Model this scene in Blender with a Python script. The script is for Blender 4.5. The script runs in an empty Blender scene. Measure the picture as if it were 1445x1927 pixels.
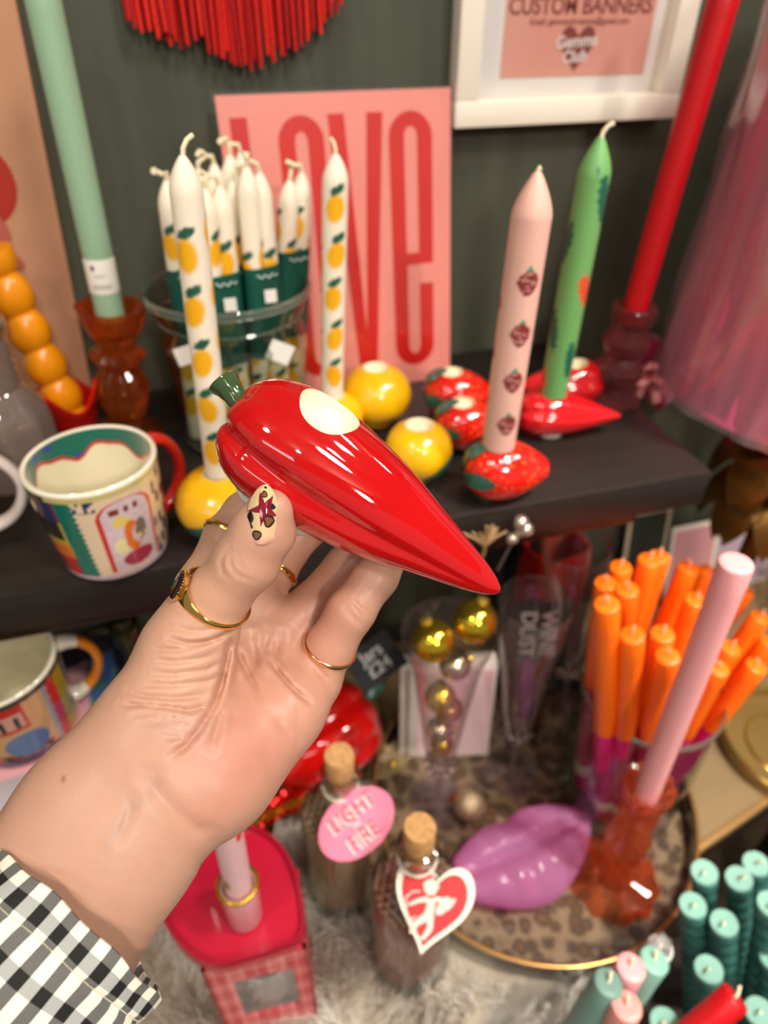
import bpy, bmesh, math, random
import numpy as np
from math import sin, cos, pi, radians, sqrt, atan2, exp
from mathutils import Vector, Matrix, Quaternion

# ------------------------------------------------------------------ camera, world, lamps, exposure
F, PW, PH = 1280.0, 1445, 1927            # focal length in pixels of a 1445 x 1927 frame
CX, CY = PW / 2, PH / 2
PITCH, YAW = radians(38), radians(15.5)
CAM = np.array([0.0, 0.0, 1.55])
FW = np.array([sin(YAW) * cos(PITCH), cos(YAW) * cos(PITCH), -sin(PITCH)])
RT = np.array([cos(YAW), -sin(YAW), 0.0])
UP = np.cross(RT, FW)
sc = bpy.context.scene
COL = sc.collection
cd = bpy.data.cameras.new('camera')
cd.sensor_fit = 'VERTICAL'; cd.sensor_height = 24.0; cd.sensor_width = 18.0
cd.lens = F / PH * 24.0
cd.clip_start = 0.01; cd.clip_end = 20
cd.dof.use_dof = True; cd.dof.focus_distance = 0.243; cd.dof.aperture_fstop = 4.7
cam = bpy.data.objects.new('camera', cd); COL.objects.link(cam)
cam.location = CAM
cam.rotation_euler = (pi / 2 - PITCH, 0, -YAW)
sc.camera = cam

w = bpy.data.worlds.new('world'); sc.world = w; w.use_nodes = True
w.node_tree.nodes['Background'].inputs[0].default_value = (1.0, 0.94, 0.86, 1)
w.node_tree.nodes['Background'].inputs[1].default_value = 0.36

def area(name, loc, size, power, color=(1, 0.945, 0.86), target=None, shape='DISK'):
    l = bpy.data.lights.new(name, 'AREA'); l.shape = shape; l.size = size; l.energy = power; l.color = color
    if shape == 'RECTANGLE': l.size_y = size * 0.25
    o = bpy.data.objects.new(name, l); COL.objects.link(o); o.location = loc
    d = Vector(target if target is not None else (loc[0], loc[1], 0)) - Vector(loc)
    o.rotation_euler = d.to_track_quat('-Z', 'Y').to_euler()
    return o
area('ceiling_lamp', (0.55, -0.45, 2.62), 0.30, 17, target=(0.15, 0.4, 1.1))
area('ceiling_spot', (-0.75, -0.25, 2.64), 0.16, 7, target=(0.05, 0.4, 1.1))
area('ceiling_spot', (1.35, 0.05, 2.64), 0.16, 8, target=(0.3, 0.45, 1.0))
area('ceiling_spot', (0.3, -1.7, 2.5), 0.22, 24, (1, 0.945, 0.87), target=(0.1, 0.4, 1.1))
area('ceiling_spot', (-0.35, -0.95, 2.64), 0.10, 5, target=(0.0, 0.35, 1.2))
area('ceiling_tube', (-1.5, -1.3, 2.6), 1.2, 8, (1, 0.96, 0.92), target=(0.0, 0.4, 1.1), shape='RECTANGLE')
table_fill = area('table_fill_spot', (0.80, -0.10, 2.60), 0.14, 2.4, (1, 0.95, 0.87), target=(0.33, 0.34, 0.8)); table_fill.data.spread = radians(38)  # added fill: narrow beam put in only to brighten the table
sc.view_settings.view_transform = 'Standard'; sc.view_settings.look = 'None'
sc.view_settings.exposure = -0.30; sc.view_settings.gamma = 1.0
sc.view_settings.use_curve_mapping = False
sc.cycles.max_bounces = 10; sc.cycles.transmission_bounces = 10; sc.cycles.transparent_max_bounces = 24
sc.cycles.sample_clamp_indirect = 6.0
sc.cycles.use_denoising = True

# ------------------------------------------------------------------ measuring helpers (photo pixel -> ray -> real place)
def ray(px, py): return FW + RT * ((px - CX) / F) + UP * ((CY - py) / F)
def on_z(px, py, z):
    r = ray(px, py); return CAM + r * ((z - CAM[2]) / r[2])
def on_y(px, py, y):
    r = ray(px, py); return CAM + r * ((y - CAM[1]) / r[1])
def at_d(px, py, d): return CAM + ray(px, py) * d
def depth(p): return float(np.dot(np.asarray(p) - CAM, FW))
def stand(px0, py0, z0, px1, py1):
    b = on_z(px0, py0, z0); return b, on_y(px1, py1, b[1])
SHELF, TABLE, TRAYZ, FUR, LOW, WALL = 1.225, 0.77, 0.774, 0.812, 0.63, 0.66

# ------------------------------------------------------------------ materials
def lin(h):
    if not isinstance(h, str): return tuple(h)[:3]
    h = h.lstrip('#'); c = [int(h[i:i + 2], 16) / 255 for i in (0, 2, 4)]
    return tuple(x / 12.92 if x <= 0.04045 else ((x + 0.055) / 1.055) ** 2.4 for x in c)
_M = {}
def M(name, col='ffffff', rough=0.5, metal=0.0, trans=0.0, ior=1.45, coat=0.0, sss=0.0, spec=0.5, noise=None, bump=None,
      sheen=0.0, paint=False, stretch=(1, 1, 1), dark=0.75, aniso=None):
    if name in _M: return _M[name]
    m = bpy.data.materials.new(name); m.use_nodes = True
    nt = m.node_tree; b = nt.nodes['Principled BSDF']
    c = lin(col)
    b.inputs['Base Color'].default_value = (*c, 1)
    b.inputs['Roughness'].default_value = rough; b.inputs['Metallic'].default_value = metal
    b.inputs['Transmission Weight'].default_value = trans; b.inputs['IOR'].default_value = ior
    b.inputs['Coat Weight'].default_value = coat; b.inputs['Coat Roughness'].default_value = 0.03
    b.inputs['Specular IOR Level'].default_value = spec
    if sss:
        b.inputs['Subsurface Weight'].default_value = sss
        b.inputs['Subsurface Radius'].default_value = (1.0, 0.35, 0.18)
        b.inputs['Subsurface Scale'].default_value = 0.006
    if sheen: b.inputs['Sheen Weight'].default_value = sheen
    tc = nt.nodes.new('ShaderNodeTexCoord'); mp = nt.nodes.new('ShaderNodeMapping')
    mp.inputs['Scale'].default_value = stretch
    nt.links.new(tc.outputs['Object'], mp.inputs['Vector'])
    src = None
    if paint:
        a = nt.nodes.new('ShaderNodeAttribute'); a.attribute_name = 'paint'; src = a.outputs['Color']
        nt.links.new(src, b.inputs['Base Color'])
    if noise:
        n = nt.nodes.new('ShaderNodeTexNoise'); n.inputs['Scale'].default_value = noise[0]; n.inputs['Detail'].default_value = 5
        nt.links.new(mp.outputs['Vector'], n.inputs['Vector'])
        rp = nt.nodes.new('ShaderNodeMapRange'); rp.inputs[1].default_value = 0.3; rp.inputs[2].default_value = 0.7
        rp.inputs[3].default_value = 1 - noise[1]; rp.inputs[4].default_value = 1 + noise[1]
        nt.links.new(n.outputs['Fac'], rp.inputs[0])
        mx = nt.nodes.new('ShaderNodeVectorMath'); mx.operation = 'SCALE'
        if src: nt.links.new(src, mx.inputs[0])
        else: mx.inputs[0].default_value = c
        nt.links.new(rp.outputs[0], mx.inputs['Scale'])
        nt.links.new(mx.outputs[0], b.inputs['Base Color'])
    if bump:
        n = nt.nodes.new('ShaderNodeTexNoise'); n.inputs['Scale'].default_value = bump[0]; n.inputs['Detail'].default_value = 4
        nt.links.new(mp.outputs['Vector'], n.inputs['Vector'])
        bp = nt.nodes.new('ShaderNodeBump'); bp.inputs['Strength'].default_value = bump[1]; bp.inputs['Distance'].default_value = 0.001
        nt.links.new(n.outputs['Fac'], bp.inputs['Height']); nt.links.new(bp.outputs['Normal'], b.inputs['Normal'])
    _M[name] = m; return m
def film(name, col='ffffff', refl=0.08, rough=0.05, tint=0.95, haze=0.0):
    """thin clear sheet or thin glass wall: passes light straight, reflects by angle, a little milky haze"""
    if name in _M: return _M[name]
    m = bpy.data.materials.new(name); m.use_nodes = True; nt = m.node_tree; nt.nodes.clear()
    out = nt.nodes.new('ShaderNodeOutputMaterial'); tr = nt.nodes.new('ShaderNodeBsdfTransparent')
    c = lin(col); tr.inputs[0].default_value = (*[x * tint for x in c], 1)
    g = nt.nodes.new('ShaderNodeBsdfGlossy'); g.inputs['Roughness'].default_value = rough
    lw = nt.nodes.new('ShaderNodeLayerWeight'); lw.inputs[0].default_value = 0.35
    mr = nt.nodes.new('ShaderNodeMapRange'); mr.inputs[3].default_value = refl; mr.inputs[4].default_value = 0.75
    nt.links.new(lw.outputs['Facing'], mr.inputs[0])
    pw = nt.nodes.new('ShaderNodeMath'); pw.operation = 'POWER'; pw.inputs[1].default_value = 2.2
    nt.links.new(lw.outputs['Facing'], pw.inputs[0]); nt.links.new(pw.outputs[0], mr.inputs[0])
    df = nt.nodes.new('ShaderNodeBsdfDiffuse'); df.inputs[0].default_value = (*c, 1)
    mh = nt.nodes.new('ShaderNodeMixShader'); mh.inputs[0].default_value = haze
    nt.links.new(tr.outputs[0], mh.inputs[1]); nt.links.new(df.outputs[0], mh.inputs[2])
    mx = nt.nodes.new('ShaderNodeMixShader'); nt.links.new(mr.outputs[0], mx.inputs[0])
    nt.links.new(mh.outputs[0], mx.inputs[1]); nt.links.new(g.outputs[0], mx.inputs[2])
    nt.links.new(mx.outputs[0], out.inputs[0])
    _M[name] = m; return m

def glassy(name, col, body=0.35, rough=0.05, ior=1.42, hot=None, clear=0.0):
    """thick coloured glass: refracting, with some colour scattered inside"""
    if name in _M: return _M[name]
    m = bpy.data.materials.new(name); m.use_nodes = True; nt = m.node_tree; b = nt.nodes['Principled BSDF']; out = nt.nodes['Material Output']
    c = lin(col); b.inputs['Base Color'].default_value = (*c, 1); b.inputs['Roughness'].default_value = rough; b.inputs['IOR'].default_value = ior
    b.inputs['Transmission Weight'].default_value = 1.0; b.inputs['Coat Weight'].default_value = 0.6; b.inputs['Coat Roughness'].default_value = 0.02
    t = nt.nodes.new('ShaderNodeBsdfTranslucent'); t.inputs[0].default_value = (*lin(hot or col), 1)
    d = nt.nodes.new('ShaderNodeBsdfDiffuse'); d.inputs[0].default_value = (*lin(hot or col), 1)
    m1 = nt.nodes.new('ShaderNodeMixShader'); m1.inputs[0].default_value = 0.5; nt.links.new(t.outputs[0], m1.inputs[1]); nt.links.new(d.outputs[0], m1.inputs[2])
    g = nt.nodes.new('ShaderNodeBsdfTransparent'); g.inputs[0].default_value = (*c, 1)
    m3 = nt.nodes.new('ShaderNodeMixShader'); m3.inputs[0].default_value = clear; nt.links.new(b.outputs[0], m3.inputs[1]); nt.links.new(g.outputs[0], m3.inputs[2])
    m2 = nt.nodes.new('ShaderNodeMixShader'); m2.inputs[0].default_value = body; nt.links.new(m3.outputs[0], m2.inputs[1]); nt.links.new(m1.outputs[0], m2.inputs[2])
    nt.links.new(m2.outputs[0], out.inputs[0]); _M[name] = m; return m

# ------------------------------------------------------------------ mesh building
class MB:
    def __init__(s): s.v = []; s.f = []; s.m = []; s.c = []
    def add(s, V, Fc, mi=0, col=None):
        o = len(s.v); s.v.extend([tuple(map(float, p)) for p in V])
        s.f.extend([tuple(i + o for i in q) for q in Fc]); s.m.extend([mi] * len(Fc))
        if col is None: s.c.extend([(1, 1, 1)] * len(V))
        elif len(col) == 3 and not hasattr(col[0], '__len__'): s.c.extend([tuple(col)] * len(V))
        else: s.c.extend([tuple(c) for c in col])
        return s
    def grid(s, P, cu=False, cv=False, mi=0, col=None):
        """P[i][j] points; cu / cv close that direction"""
        nu, nv = len(P), len(P[0]); V = [p for r in P for p in r]; Q = []
        for i in range(nu if cu else nu - 1):
            for j in range(nv if cv else nv - 1):
                a, b = i, (i + 1) % nu; c, d = j, (j + 1) % nv
                Q.append((a * nv + c, a * nv + d, b * nv + d, b * nv + c))
        return s.add(V, Q, mi, [c for r in col for c in r] if col is not None else None)
    def lathe(s, prof, n=32, mod=None, mi=0, paint=None, z0=0, cx=0, cy=0):
        V = []; rows = []; C = []
        for k, (r, z) in enumerate(prof):
            if r < 1e-6:
                rows.append([len(V)]); V.append((cx, cy, z + z0)); C.append(paint(0, z, k) if paint else (1, 1, 1))
            else:
                row = []
                for j in range(n):
                    t = 2 * pi * j / n; rr = mod(t, z, r, k) if mod else r
                    row.append(len(V)); V.append((cx + rr * cos(t), cy + rr * sin(t), z + z0))
                    C.append(paint(t, z, k) if paint else (1, 1, 1))
                rows.append(row)
        Q = []
        for a, b in zip(rows, rows[1:]):
            if len(a) == 1 and len(b) == 1: continue
            for j in range(n):
                k = (j + 1) % n
                if len(a) == 1: Q.append((a[0], b[k], b[j]))
                elif len(b) == 1: Q.append((a[j], a[k], b[0]))
                else: Q.append((a[j], a[k], b[k], b[j]))
        return s.add(V, Q, mi, C)
    def tube(s, pts, rad, n=10, mi=0, cap=True, flat=1.0, side=None, closed=False):
        pts = [Vector(p) for p in pts]; N = len(pts); rings = []
        ref = Vector(side) if side is not None else None
        pn = None
        for i, p in enumerate(pts):
            if closed: t = pts[(i + 1) % N] - pts[i - 1]
            else: t = (pts[min(i + 1, N - 1)] - pts[max(i - 1, 0)])
            t.normalize()
            if ref is not None: u = ref - t * ref.dot(t)
            elif pn is None:
                a = Vector((0, 0, 1)) if abs(t.z) < 0.9 else Vector((1, 0, 0)); u = a.cross(t)
            else: u = pn - t * pn.dot(t)
            u.normalize(); pn = u; v = t.cross(u)
            r = rad(i / (N - 1)) if callable(rad) else (rad[i] if hasattr(rad, '__len__') else rad)
            rings.append([p + u * (r * cos(2 * pi * j / n)) + v * (r * flat * sin(2 * pi * j / n)) for j in range(n)])
        o = len(s.v); s.grid(rings, cu=closed, cv=True, mi=mi)
        if cap and not closed:
            s.f.append(tuple(o + j for j in range(n))[::-1]); s.f.append(tuple(o + (N - 1) * n + j for j in range(n))); s.m += [mi, mi]
        return s
    def box(s, c, size, bev=0.0, mi=0, rot=None, seg=2):
        bm = bmesh.new(); bmesh.ops.create_cube(bm, size=1.0)
        for v in bm.verts: v.co = Vector((v.co.x * size[0], v.co.y * size[1], v.co.z * size[2]))
        if bev: bmesh.ops.bevel(bm, geom=list(bm.edges), offset=bev, segments=seg, affect='EDGES', profile=0.5)
        bm.verts.index_update()
        V = [(rot @ v.co if rot else v.co) + Vector(c) for v in bm.verts]; Q = [tuple(v.index for v in f.verts) for f in bm.faces]
        bm.free(); return s.add(V, Q, mi)
    def prism(s, outl, z0, z1, mi=0, bev=0.0, plane=None):
        """extruded outline (x, y); plane = function (x, y, z) -> point"""
        g = plane or (lambda x, y, z: (x, y, z)); n = len(outl)
        if bev:
            cx = sum(p[0] for p in outl) / n; cy = sum(p[1] for p in outl) / n
            R = max(sqrt((p[0] - cx) ** 2 + (p[1] - cy) ** 2) for p in outl); k = 1 - bev / R
            inn = [(cx + (p[0] - cx) * k, cy + (p[1] - cy) * k) for p in outl]
            rings = [(inn, z0), (outl, z0 + bev), (outl, z1 - bev), (inn, z1)]
        else: rings = [(outl, z0), (outl, z1)]
        V = [g(x, y, z) for o, z in rings for x, y in o]; Q = []
        for k in range(len(rings) - 1):
            for j in range(n): Q.append((k * n + j, k * n + (j + 1) % n, (k + 1) * n + (j + 1) % n, (k + 1) * n + j))
        Q.append(tuple(range(n))[::-1]); Q.append(tuple((len(rings) - 1) * n + j for j in range(n)))
        return s.add(V, Q, mi)
    def ball(s, c, r, n=16, m=10, mi=0, scale=(1, 1, 1)):
        P = []
        V = [(c[0], c[1], c[2] - r * scale[2])]; Q = []
        for i in range(1, m):
            a = -pi / 2 + pi * i / m
            for j in range(n):
                t = 2 * pi * j / n
                V.append((c[0] + r * scale[0] * cos(a) * cos(t), c[1] + r * scale[1] * cos(a) * sin(t), c[2] + r * scale[2] * sin(a)))
        V.append((c[0], c[1], c[2] + r * scale[2]))
        for j in range(n):
            k = (j + 1) % n
            Q.append((0, 1 + k, 1 + j)); Q.append((len(V) - 1, 1 + (m - 2) * n + j, 1 + (m - 2) * n + k))
            for i in range(m - 2): Q.append((1 + i * n + j, 1 + i * n + k, 1 + (i + 1) * n + k, 1 + (i + 1) * n + j))
        return s.add(V, Q, mi)
    def mesh(s, name, smooth=True):
        me = bpy.data.meshes.new(name); me.from_pydata(s.v, [], s.f)
        if any(s.m): me.polygons.foreach_set('material_index', s.m)
        me.polygons.foreach_set('use_smooth', [smooth] * len(s.f))
        if any(c != (1, 1, 1) for c in s.c):
            at = me.attributes.new('paint', 'FLOAT_COLOR', 'POINT')
            at.data.foreach_set('color', np.array([(*c, 1) for c in s.c], dtype=np.float32).ravel())
        me.update()
        if smooth: me.set_sharp_from_angle(angle=radians(55))
        return me
    def build(s, name, mats, parent=None, smooth=True, label=None, auto=None):
        me = s.mesh(name, smooth)
        for m in (mats if isinstance(mats, (list, tuple)) else [mats]): me.materials.append(m)
        if auto: me.set_sharp_from_angle(angle=radians(auto))
        o = bpy.data.objects.new(name, me); COL.objects.link(o)
        if parent: o.parent = parent
        if label: o['label'] = label
        return o
def tag(o, label, cat, group=None, kind=None):
    o['label'] = label; o['category'] = cat
    if group: o['group'] = group
    if kind: o['kind'] = kind
    return o
def thing(name, loc, label, cat, group=None, rz=0.0):
    o = bpy.data.objects.new(name, None); COL.objects.link(o); o.location = loc; o.rotation_euler = (0, 0, rz)
    o.empty_display_size = 0.01
    return tag(o, label, cat, group)
def aim(o, d, spin=0.0):
    """turn the object's local Z to direction d"""
    q = Vector((0, 0, 1)).rotation_difference(Vector(d).normalized()) @ Quaternion((0, 0, 1), spin)
    o.rotation_mode = 'QUATERNION'; o.rotation_quaternion = q; return o
def frame(o, x, y, z, loc=None):
    m = Matrix((Vector(x), Vector(y), Vector(z))).transposed().to_4x4()
    o.rotation_mode = 'QUATERNION'; o.rotation_quaternion = m.to_quaternion()
    if loc is not None: o.location = loc
    return o
def copy_tree(o, parent=None):
    c = o.copy(); COL.objects.link(c)
    if parent: c.parent = parent
    for ch in o.children: copy_tree(ch, c)
    return c
def struct(o): o['kind'] = 'structure'; return o
def text(name, s, size, mat, parent, loc, x=(1, 0, 0), y=(0, 1, 0), ext=0.0002, sx=1.0, align='CENTER', label=None, off=0.0):
    cu = bpy.data.curves.new(name, 'FONT'); cu.body = s; cu.size = size; cu.extrude = ext; cu.align_x = align; cu.align_y = 'CENTER'
    cu.offset = off; cu.space_line = 0.9
    t = bpy.data.objects.new('tmp', cu); COL.objects.link(t)
    dg = bpy.context.evaluated_depsgraph_get(); me = bpy.data.meshes.new_from_object(t.evaluated_get(dg))
    bpy.data.objects.remove(t); bpy.data.curves.remove(cu)
    x, y = Vector(x).normalized(), Vector(y).normalized(); z = x.cross(y)
    mt = Matrix.Translation(loc) @ Matrix((x * sx, y, z)).transposed().to_4x4()
    me.transform(mt); me.materials.clear(); me.materials.append(mat); me.name = name
    o = bpy.data.objects.new(name, me); COL.objects.link(o)
    if parent: o.parent = parent
    if label: o['label'] = label
    return o
def outward(o):
    bm = bmesh.new(); bm.from_mesh(o.data); bmesh.ops.recalc_face_normals(bm, faces=bm.faces); bm.to_mesh(o.data); bm.free()
def boolean_cut(o, mb, slot_mat, parent, name='candle_well'):
    """cut the closed shape mb out of object o for good; the faces of the cut become the part name"""
    c = mb.build('tmp_cut', slot_mat)
    bpy.context.view_layer.update()
    c.matrix_world = o.matrix_world.copy(); outward(o); outward(c); bpy.context.view_layer.update()
    md = o.modifiers.new('cut', 'BOOLEAN'); md.operation = 'DIFFERENCE'; md.object = c; md.solver = 'EXACT'; md.material_mode = 'TRANSFER'
    dg = bpy.context.evaluated_depsgraph_get(); me = bpy.data.meshes.new_from_object(o.evaluated_get(dg))
    o.modifiers.clear(); old = o.data; o.data = me; me.name = old.name
    bpy.data.objects.remove(c)
    k = list(me.materials).index(slot_mat) if slot_mat in list(me.materials) else -1
    if k > 0:
        me2 = me.copy()
        for m_, keep in ((me, False), (me2, True)):
            bm = bmesh.new(); bm.from_mesh(m_)
            bmesh.ops.delete(bm, geom=[f for f in bm.faces if (f.material_index == k) != keep], context='FACES')
            for f in bm.faces: f.material_index = 0; f.smooth = True
            bm.to_mesh(m_); bm.free()
        me.materials.pop(index=k); me2.materials.clear(); me2.materials.append(slot_mat); me2.name = name
        w_ = bpy.data.objects.new(name, me2); COL.objects.link(w_); w_.parent = parent
        w_.location = o.location; w_.rotation_mode = o.rotation_mode; w_.rotation_quaternion = o.rotation_quaternion
        me2.set_sharp_from_angle(angle=radians(40))
    return o
def heart(w, h, n=40):
    P = []
    for i in range(n):
        t = 2 * pi * i / n
        x = 16 * math.copysign(abs(sin(t)) ** 2.35, sin(t)); y = 13 * cos(t) - 5 * cos(2 * t) - 2 * cos(3 * t) - cos(4 * t)
        P.append((-x / 32 * w, (y + 2.5) / 29 * h))
    return P
def mixc(a, b, t): return tuple(x + (y - x) * t for x, y in zip(a, b))
ORD = ['first', 'second', 'third', 'fourth', 'fifth', 'sixth', 'seventh', 'eighth', 'ninth', 'tenth']
RND = random.Random(7)
# ================================================================== the setting
wallm = M('wall_paint', '464839', 0.62, noise=(9, 0.16), bump=(60, 0.35), stretch=(6, 6, 0.5))
b = MB().box((0.3, WALL + 0.05, 1.4), (5.0, 0.1, 2.8)); struct(b.build('wall_back', wallm, smooth=False))
b = MB().box((0.3, -1.0, -0.05), (5.0, 4.0, 0.1)); struct(b.build('floor', M('floor_boards', '4a3826', 0.5, noise=(4, 0.3), stretch=(1, 8, 1)), smooth=False))
b = MB().box((0.3, -1.0, 2.75), (5.0, 4.0, 0.1)); struct(b.build('ceiling', M('ceiling_paint', 'cfc6b6', 0.8, noise=(3, 0.04)), smooth=False))

# ---- display bench (black shelf)
blk = M('black_stained_wood', '231c19', 0.42, noise=(14, 0.25), bump=(90, 0.25), stretch=(0.4, 5, 5))
t = thing('display_shelf', (0, 0, 0), 'long low black wooden bench shelf holding the mugs and fruit candle holders', 'shelf')
y0, y1 = 0.380, 0.655; x0, x1 = -0.75, 0.392
b = MB().box(((x0 + x1) / 2, (y0 + y1) / 2, SHELF - 0.017), (x1 - x0, y1 - y0, 0.034), 0.0015); b.build('top_board', blk, t, auto=40)
b = MB().box(((x0 + x1) / 2, y0 + 0.022, SHELF - 0.034 - 0.011), (x1 - x0 - 0.10, 0.012, 0.022), 0.001); b.build('front_rail', M('black_stained_edge', '2a1712', 0.4, noise=(10, 0.2)), t, auto=40)
for lx, ly in ((x0 + 0.03, y0 + 0.035), (x0 + 0.03, y1 - 0.03), (-0.02, y1 - 0.03), (x1 - 0.02, y1 - 0.03)):
        MB().box((lx, ly, (SHELF - 0.034 + TABLE) / 2), (0.032, 0.032, SHELF - 0.034 - TABLE), 0.0015).build('leg', blk, t, auto=40)

# ---- table below, turned slightly, with a brass strip on its front edge
ang = atan2(0.095, 0.40)
t = thing('display_table', (0.30, 0.232, 0), 'brown display table with brass edged top under the tray', 'table', rz=ang)
tpoly = []
for u_, yb_ in ((-0.95, None), (0.73, None), (0.73, 0.652), (-0.95, 0.652)):      # front edge turned, back edge along the wall
    xw, yw = 0.30 + u_ * cos(ang), 0.232 + u_ * sin(ang)
    if yb_ is not None: yw = yb_
    dx_, dy_ = xw - 0.30, yw - 0.232; tpoly.append((dx_ * cos(ang) + dy_ * sin(ang), -dx_ * sin(ang) + dy_ * cos(ang)))
b = MB().prism(tpoly, TABLE - 0.035, TABLE); b.build('tabletop', M('table_veneer', '8a7250', 0.38, noise=(7, 0.10), stretch=(1, 6, 1)), t, auto=40)
b = MB().box((-0.12, 0.0005, TABLE - 0.004), (1.702, 0.010, 0.0095), 0.002); b.build('brass_edge', M('brass_edge', 'c79a62', 0.32, metal=0.6), t, label='gold strip along the table front edge', auto=40)
b = MB().box((-0.12, 0.02, TABLE - 0.075), (1.66, 0.02, 0.08)); b.build('apron', M('dark_walnut', '2b2018', 0.5, noise=(12, 0.3), stretch=(1, 6, 6)), t, smooth=False)
for lx in (-0.9, 0.66):
    MB().box((lx, 0.04, (TABLE - 0.035) / 2), (0.05, 0.05, TABLE - 0.035), 0.002).build('leg', M('dark_walnut'), t, auto=40)
t = thing('lower_step', (0.36, 0.02, 0), 'dark wooden step in front of the table carrying the standing candles', 'shelf', rz=ang)
MB().box((0.0, 0.05, LOW - 0.02), (0.9, 0.27, 0.02), 0.001).build('top_board', M('dark_walnut'), t, auto=40)
for lx in (-0.4, 0.4):
    MB().box((lx, 0.05, (LOW - 0.03) / 2), (0.03, 0.25, LOW - 0.03), 0.001).build('side_panel', M('dark_walnut'), t, auto=40)

tl_, tr_, tf, tb_ = on_z(710, 1425, 0.803), on_z(1312, 1545, 0.803), on_z(1010, 1742, 0.803), on_z(1010, 1245, 0.803)
TC = (tl_ + tr_) / 2; TR_ = float(np.linalg.norm(tl_ - tr_)) / 2; TX, TY = TC[0], TC[1]          # the round tray, used by the fur around it
# ---- fur throw on the table (uncountable pile)
rng = np.random.default_rng(3)
def fur_h(x, y):
    d = np.clip((np.hypot(x - TX, y - TY) - TR_ - 0.018) / 0.055, 0, 1)
    return TABLE + 0.002 + (FUR - 0.010 - TABLE + 0.004 * np.sin(x * 47 + y * 23) + 0.004 * np.sin(y * 61 - x * 17)) * d ** 0.7
ca, sa = cos(ang), sin(ang)
def tab(u, v):  # table frame -> world xy
    return 0.30 + u * ca - v * sa, 0.232 + u * sa + v * ca
FU0, FU1 = -0.50, 0.02
P = []
for i in range(70):
    row = []
    for j in range(44):
        u = FU0 + (FU1 - FU0) * i / 69; k = j / 43
        if k < 0.22: v = -0.030 - 0.008 * sin(u * 60); z = TABLE - 0.17 + (0.16 + FUR - TABLE) * k / 0.22; v += 0.02 * (k / 0.22) ** 3
        else: v = -0.01 + (k - 0.22) / 0.78 * 0.24; z = None
        x, y = tab(u, v)
        if z is None: z = float(fur_h(x, y))
        else: z = TABLE - 0.17 + (float(fur_h(x, y)) - TABLE + 0.17) * k / 0.22
        row.append((x, y, z))
    P.append(row)
furm = M('fur_pile', paint=True, rough=0.8, sheen=0.3)
b = MB(); cb = lin('a89a88')
b.grid(P, col=[[cb] * 44] * 70)
N = 15000
u = rng.uniform(FU0, FU1, N); k = rng.uniform(0, 1, N)
v = np.where(k < 0.22, -0.032, -0.014 + (k - 0.22) / 0.78 * 0.244)
x = 0.30 + u * ca - v * sa; y = 0.232 + u * sa + v * ca
z = np.where(k < 0.22, TABLE - 0.15 + (fur_h(x, y) - TABLE + 0.14) * k / 0.22, fur_h(x, y))
cl = np.floor(x * 55) * 13.7 + np.floor(y * 55) * 7.3
hd = np.sin(cl) * 2.2 + rng.normal(0, 0.5, N) - 1.6
lean = np.where(k < 0.22, 1.2, 0.8) * rng.uniform(0.6, 1.1, N); L = rng.uniform(0.016, 0.034, N)
tone = np.clip(0.5 + 0.35 * np.sin(cl * 1.9) + rng.normal(0, 0.18, N), 0, 1)
dark, light = np.array(lin('978570')), np.array(lin('f2eadc'))
for kx in range(N):
    if np.hypot(x[kx] - TX, y[kx] - TY) < TR_ + 0.014 and not (k[kx] < 0.22 and z[kx] < TABLE - 0.012): continue
    near = float(np.clip((np.hypot(x[kx] - TX, y[kx] - TY) - TR_) / 0.05, 0.35, 1)); L[kx] *= near
    dx, dy = cos(hd[kx]), sin(hd[kx]); px_, py_ = -dy * 0.0007, dx * 0.0007
    pts = []; q = np.array([x[kx], y[kx], z[kx]]); a = 0.5
    for s_ in range(4):
        wd = 1.0 - s_ / 3.3
        pts += [(q[0] + px_ * wd, q[1] + py_ * wd, q[2]), (q[0] - px_ * wd, q[1] - py_ * wd, q[2])]
        st = L[kx] / 3; a_ = lean[kx] * (0.5 + s_ * 0.42)
        dz = cos(a_) if k[kx] >= 0.22 else (cos(a_) * 0.3 - 0.5)
        q = q + np.array([dx * sin(a_) * st, dy * sin(a_) * st, dz * st])
    c = tuple(dark + (light - dark) * tone[kx])
    b.add(pts, [(0, 1, 3, 2), (2, 3, 5, 4), (4, 5, 7, 6)], col=c)
o = b.build('fur_throw', furm); tag(o, 'shaggy grey brown faux fur throw draped over the table front', 'fur throw', kind='stuff')

# ---- framed sign on the wall
wp = lambda px_, py_, off=0.0: on_y(px_, py_, WALL - off)
bl, br = wp(853, 240, 0.02), wp(1265, 222, 0.02)
fw_, fh_ = br[0] - bl[0], 0.27
t = thing('picture_frame', ((bl[0] + br[0]) / 2, WALL - 0.001, (bl[2] + br[2]) / 2), 'white box frame with pink custom banners notice hanging on dark wall', 'picture frame')
wm = M('white_lacquer', 'f0e6d4', 0.35, noise=(5, 0.02))
bw = 0.0205
for nm, cx_, cz_, sx_, sz_ in (('frame_bar', 0, bw / 2, fw_, bw), ('frame_bar', 0, fh_ - bw / 2, fw_, bw), ('frame_bar', -fw_ / 2 + bw / 2, fh_ / 2, bw, fh_ - 2 * bw), ('frame_bar', fw_ / 2 - bw / 2, fh_ / 2, bw, fh_ - 2 * bw)):
    MB().box((cx_, -0.012, cz_), (sx_, 0.022, sz_), 0.0012).build(nm, wm, t, auto=40)
MB().box((0, -0.003, fh_ / 2), (fw_ - 2 * bw, 0.002, fh_ - 2 * bw)).build('mount', M('white_card', 'f1ebe6', 0.6, noise=(4, 0.02)), t, smooth=False)
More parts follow.
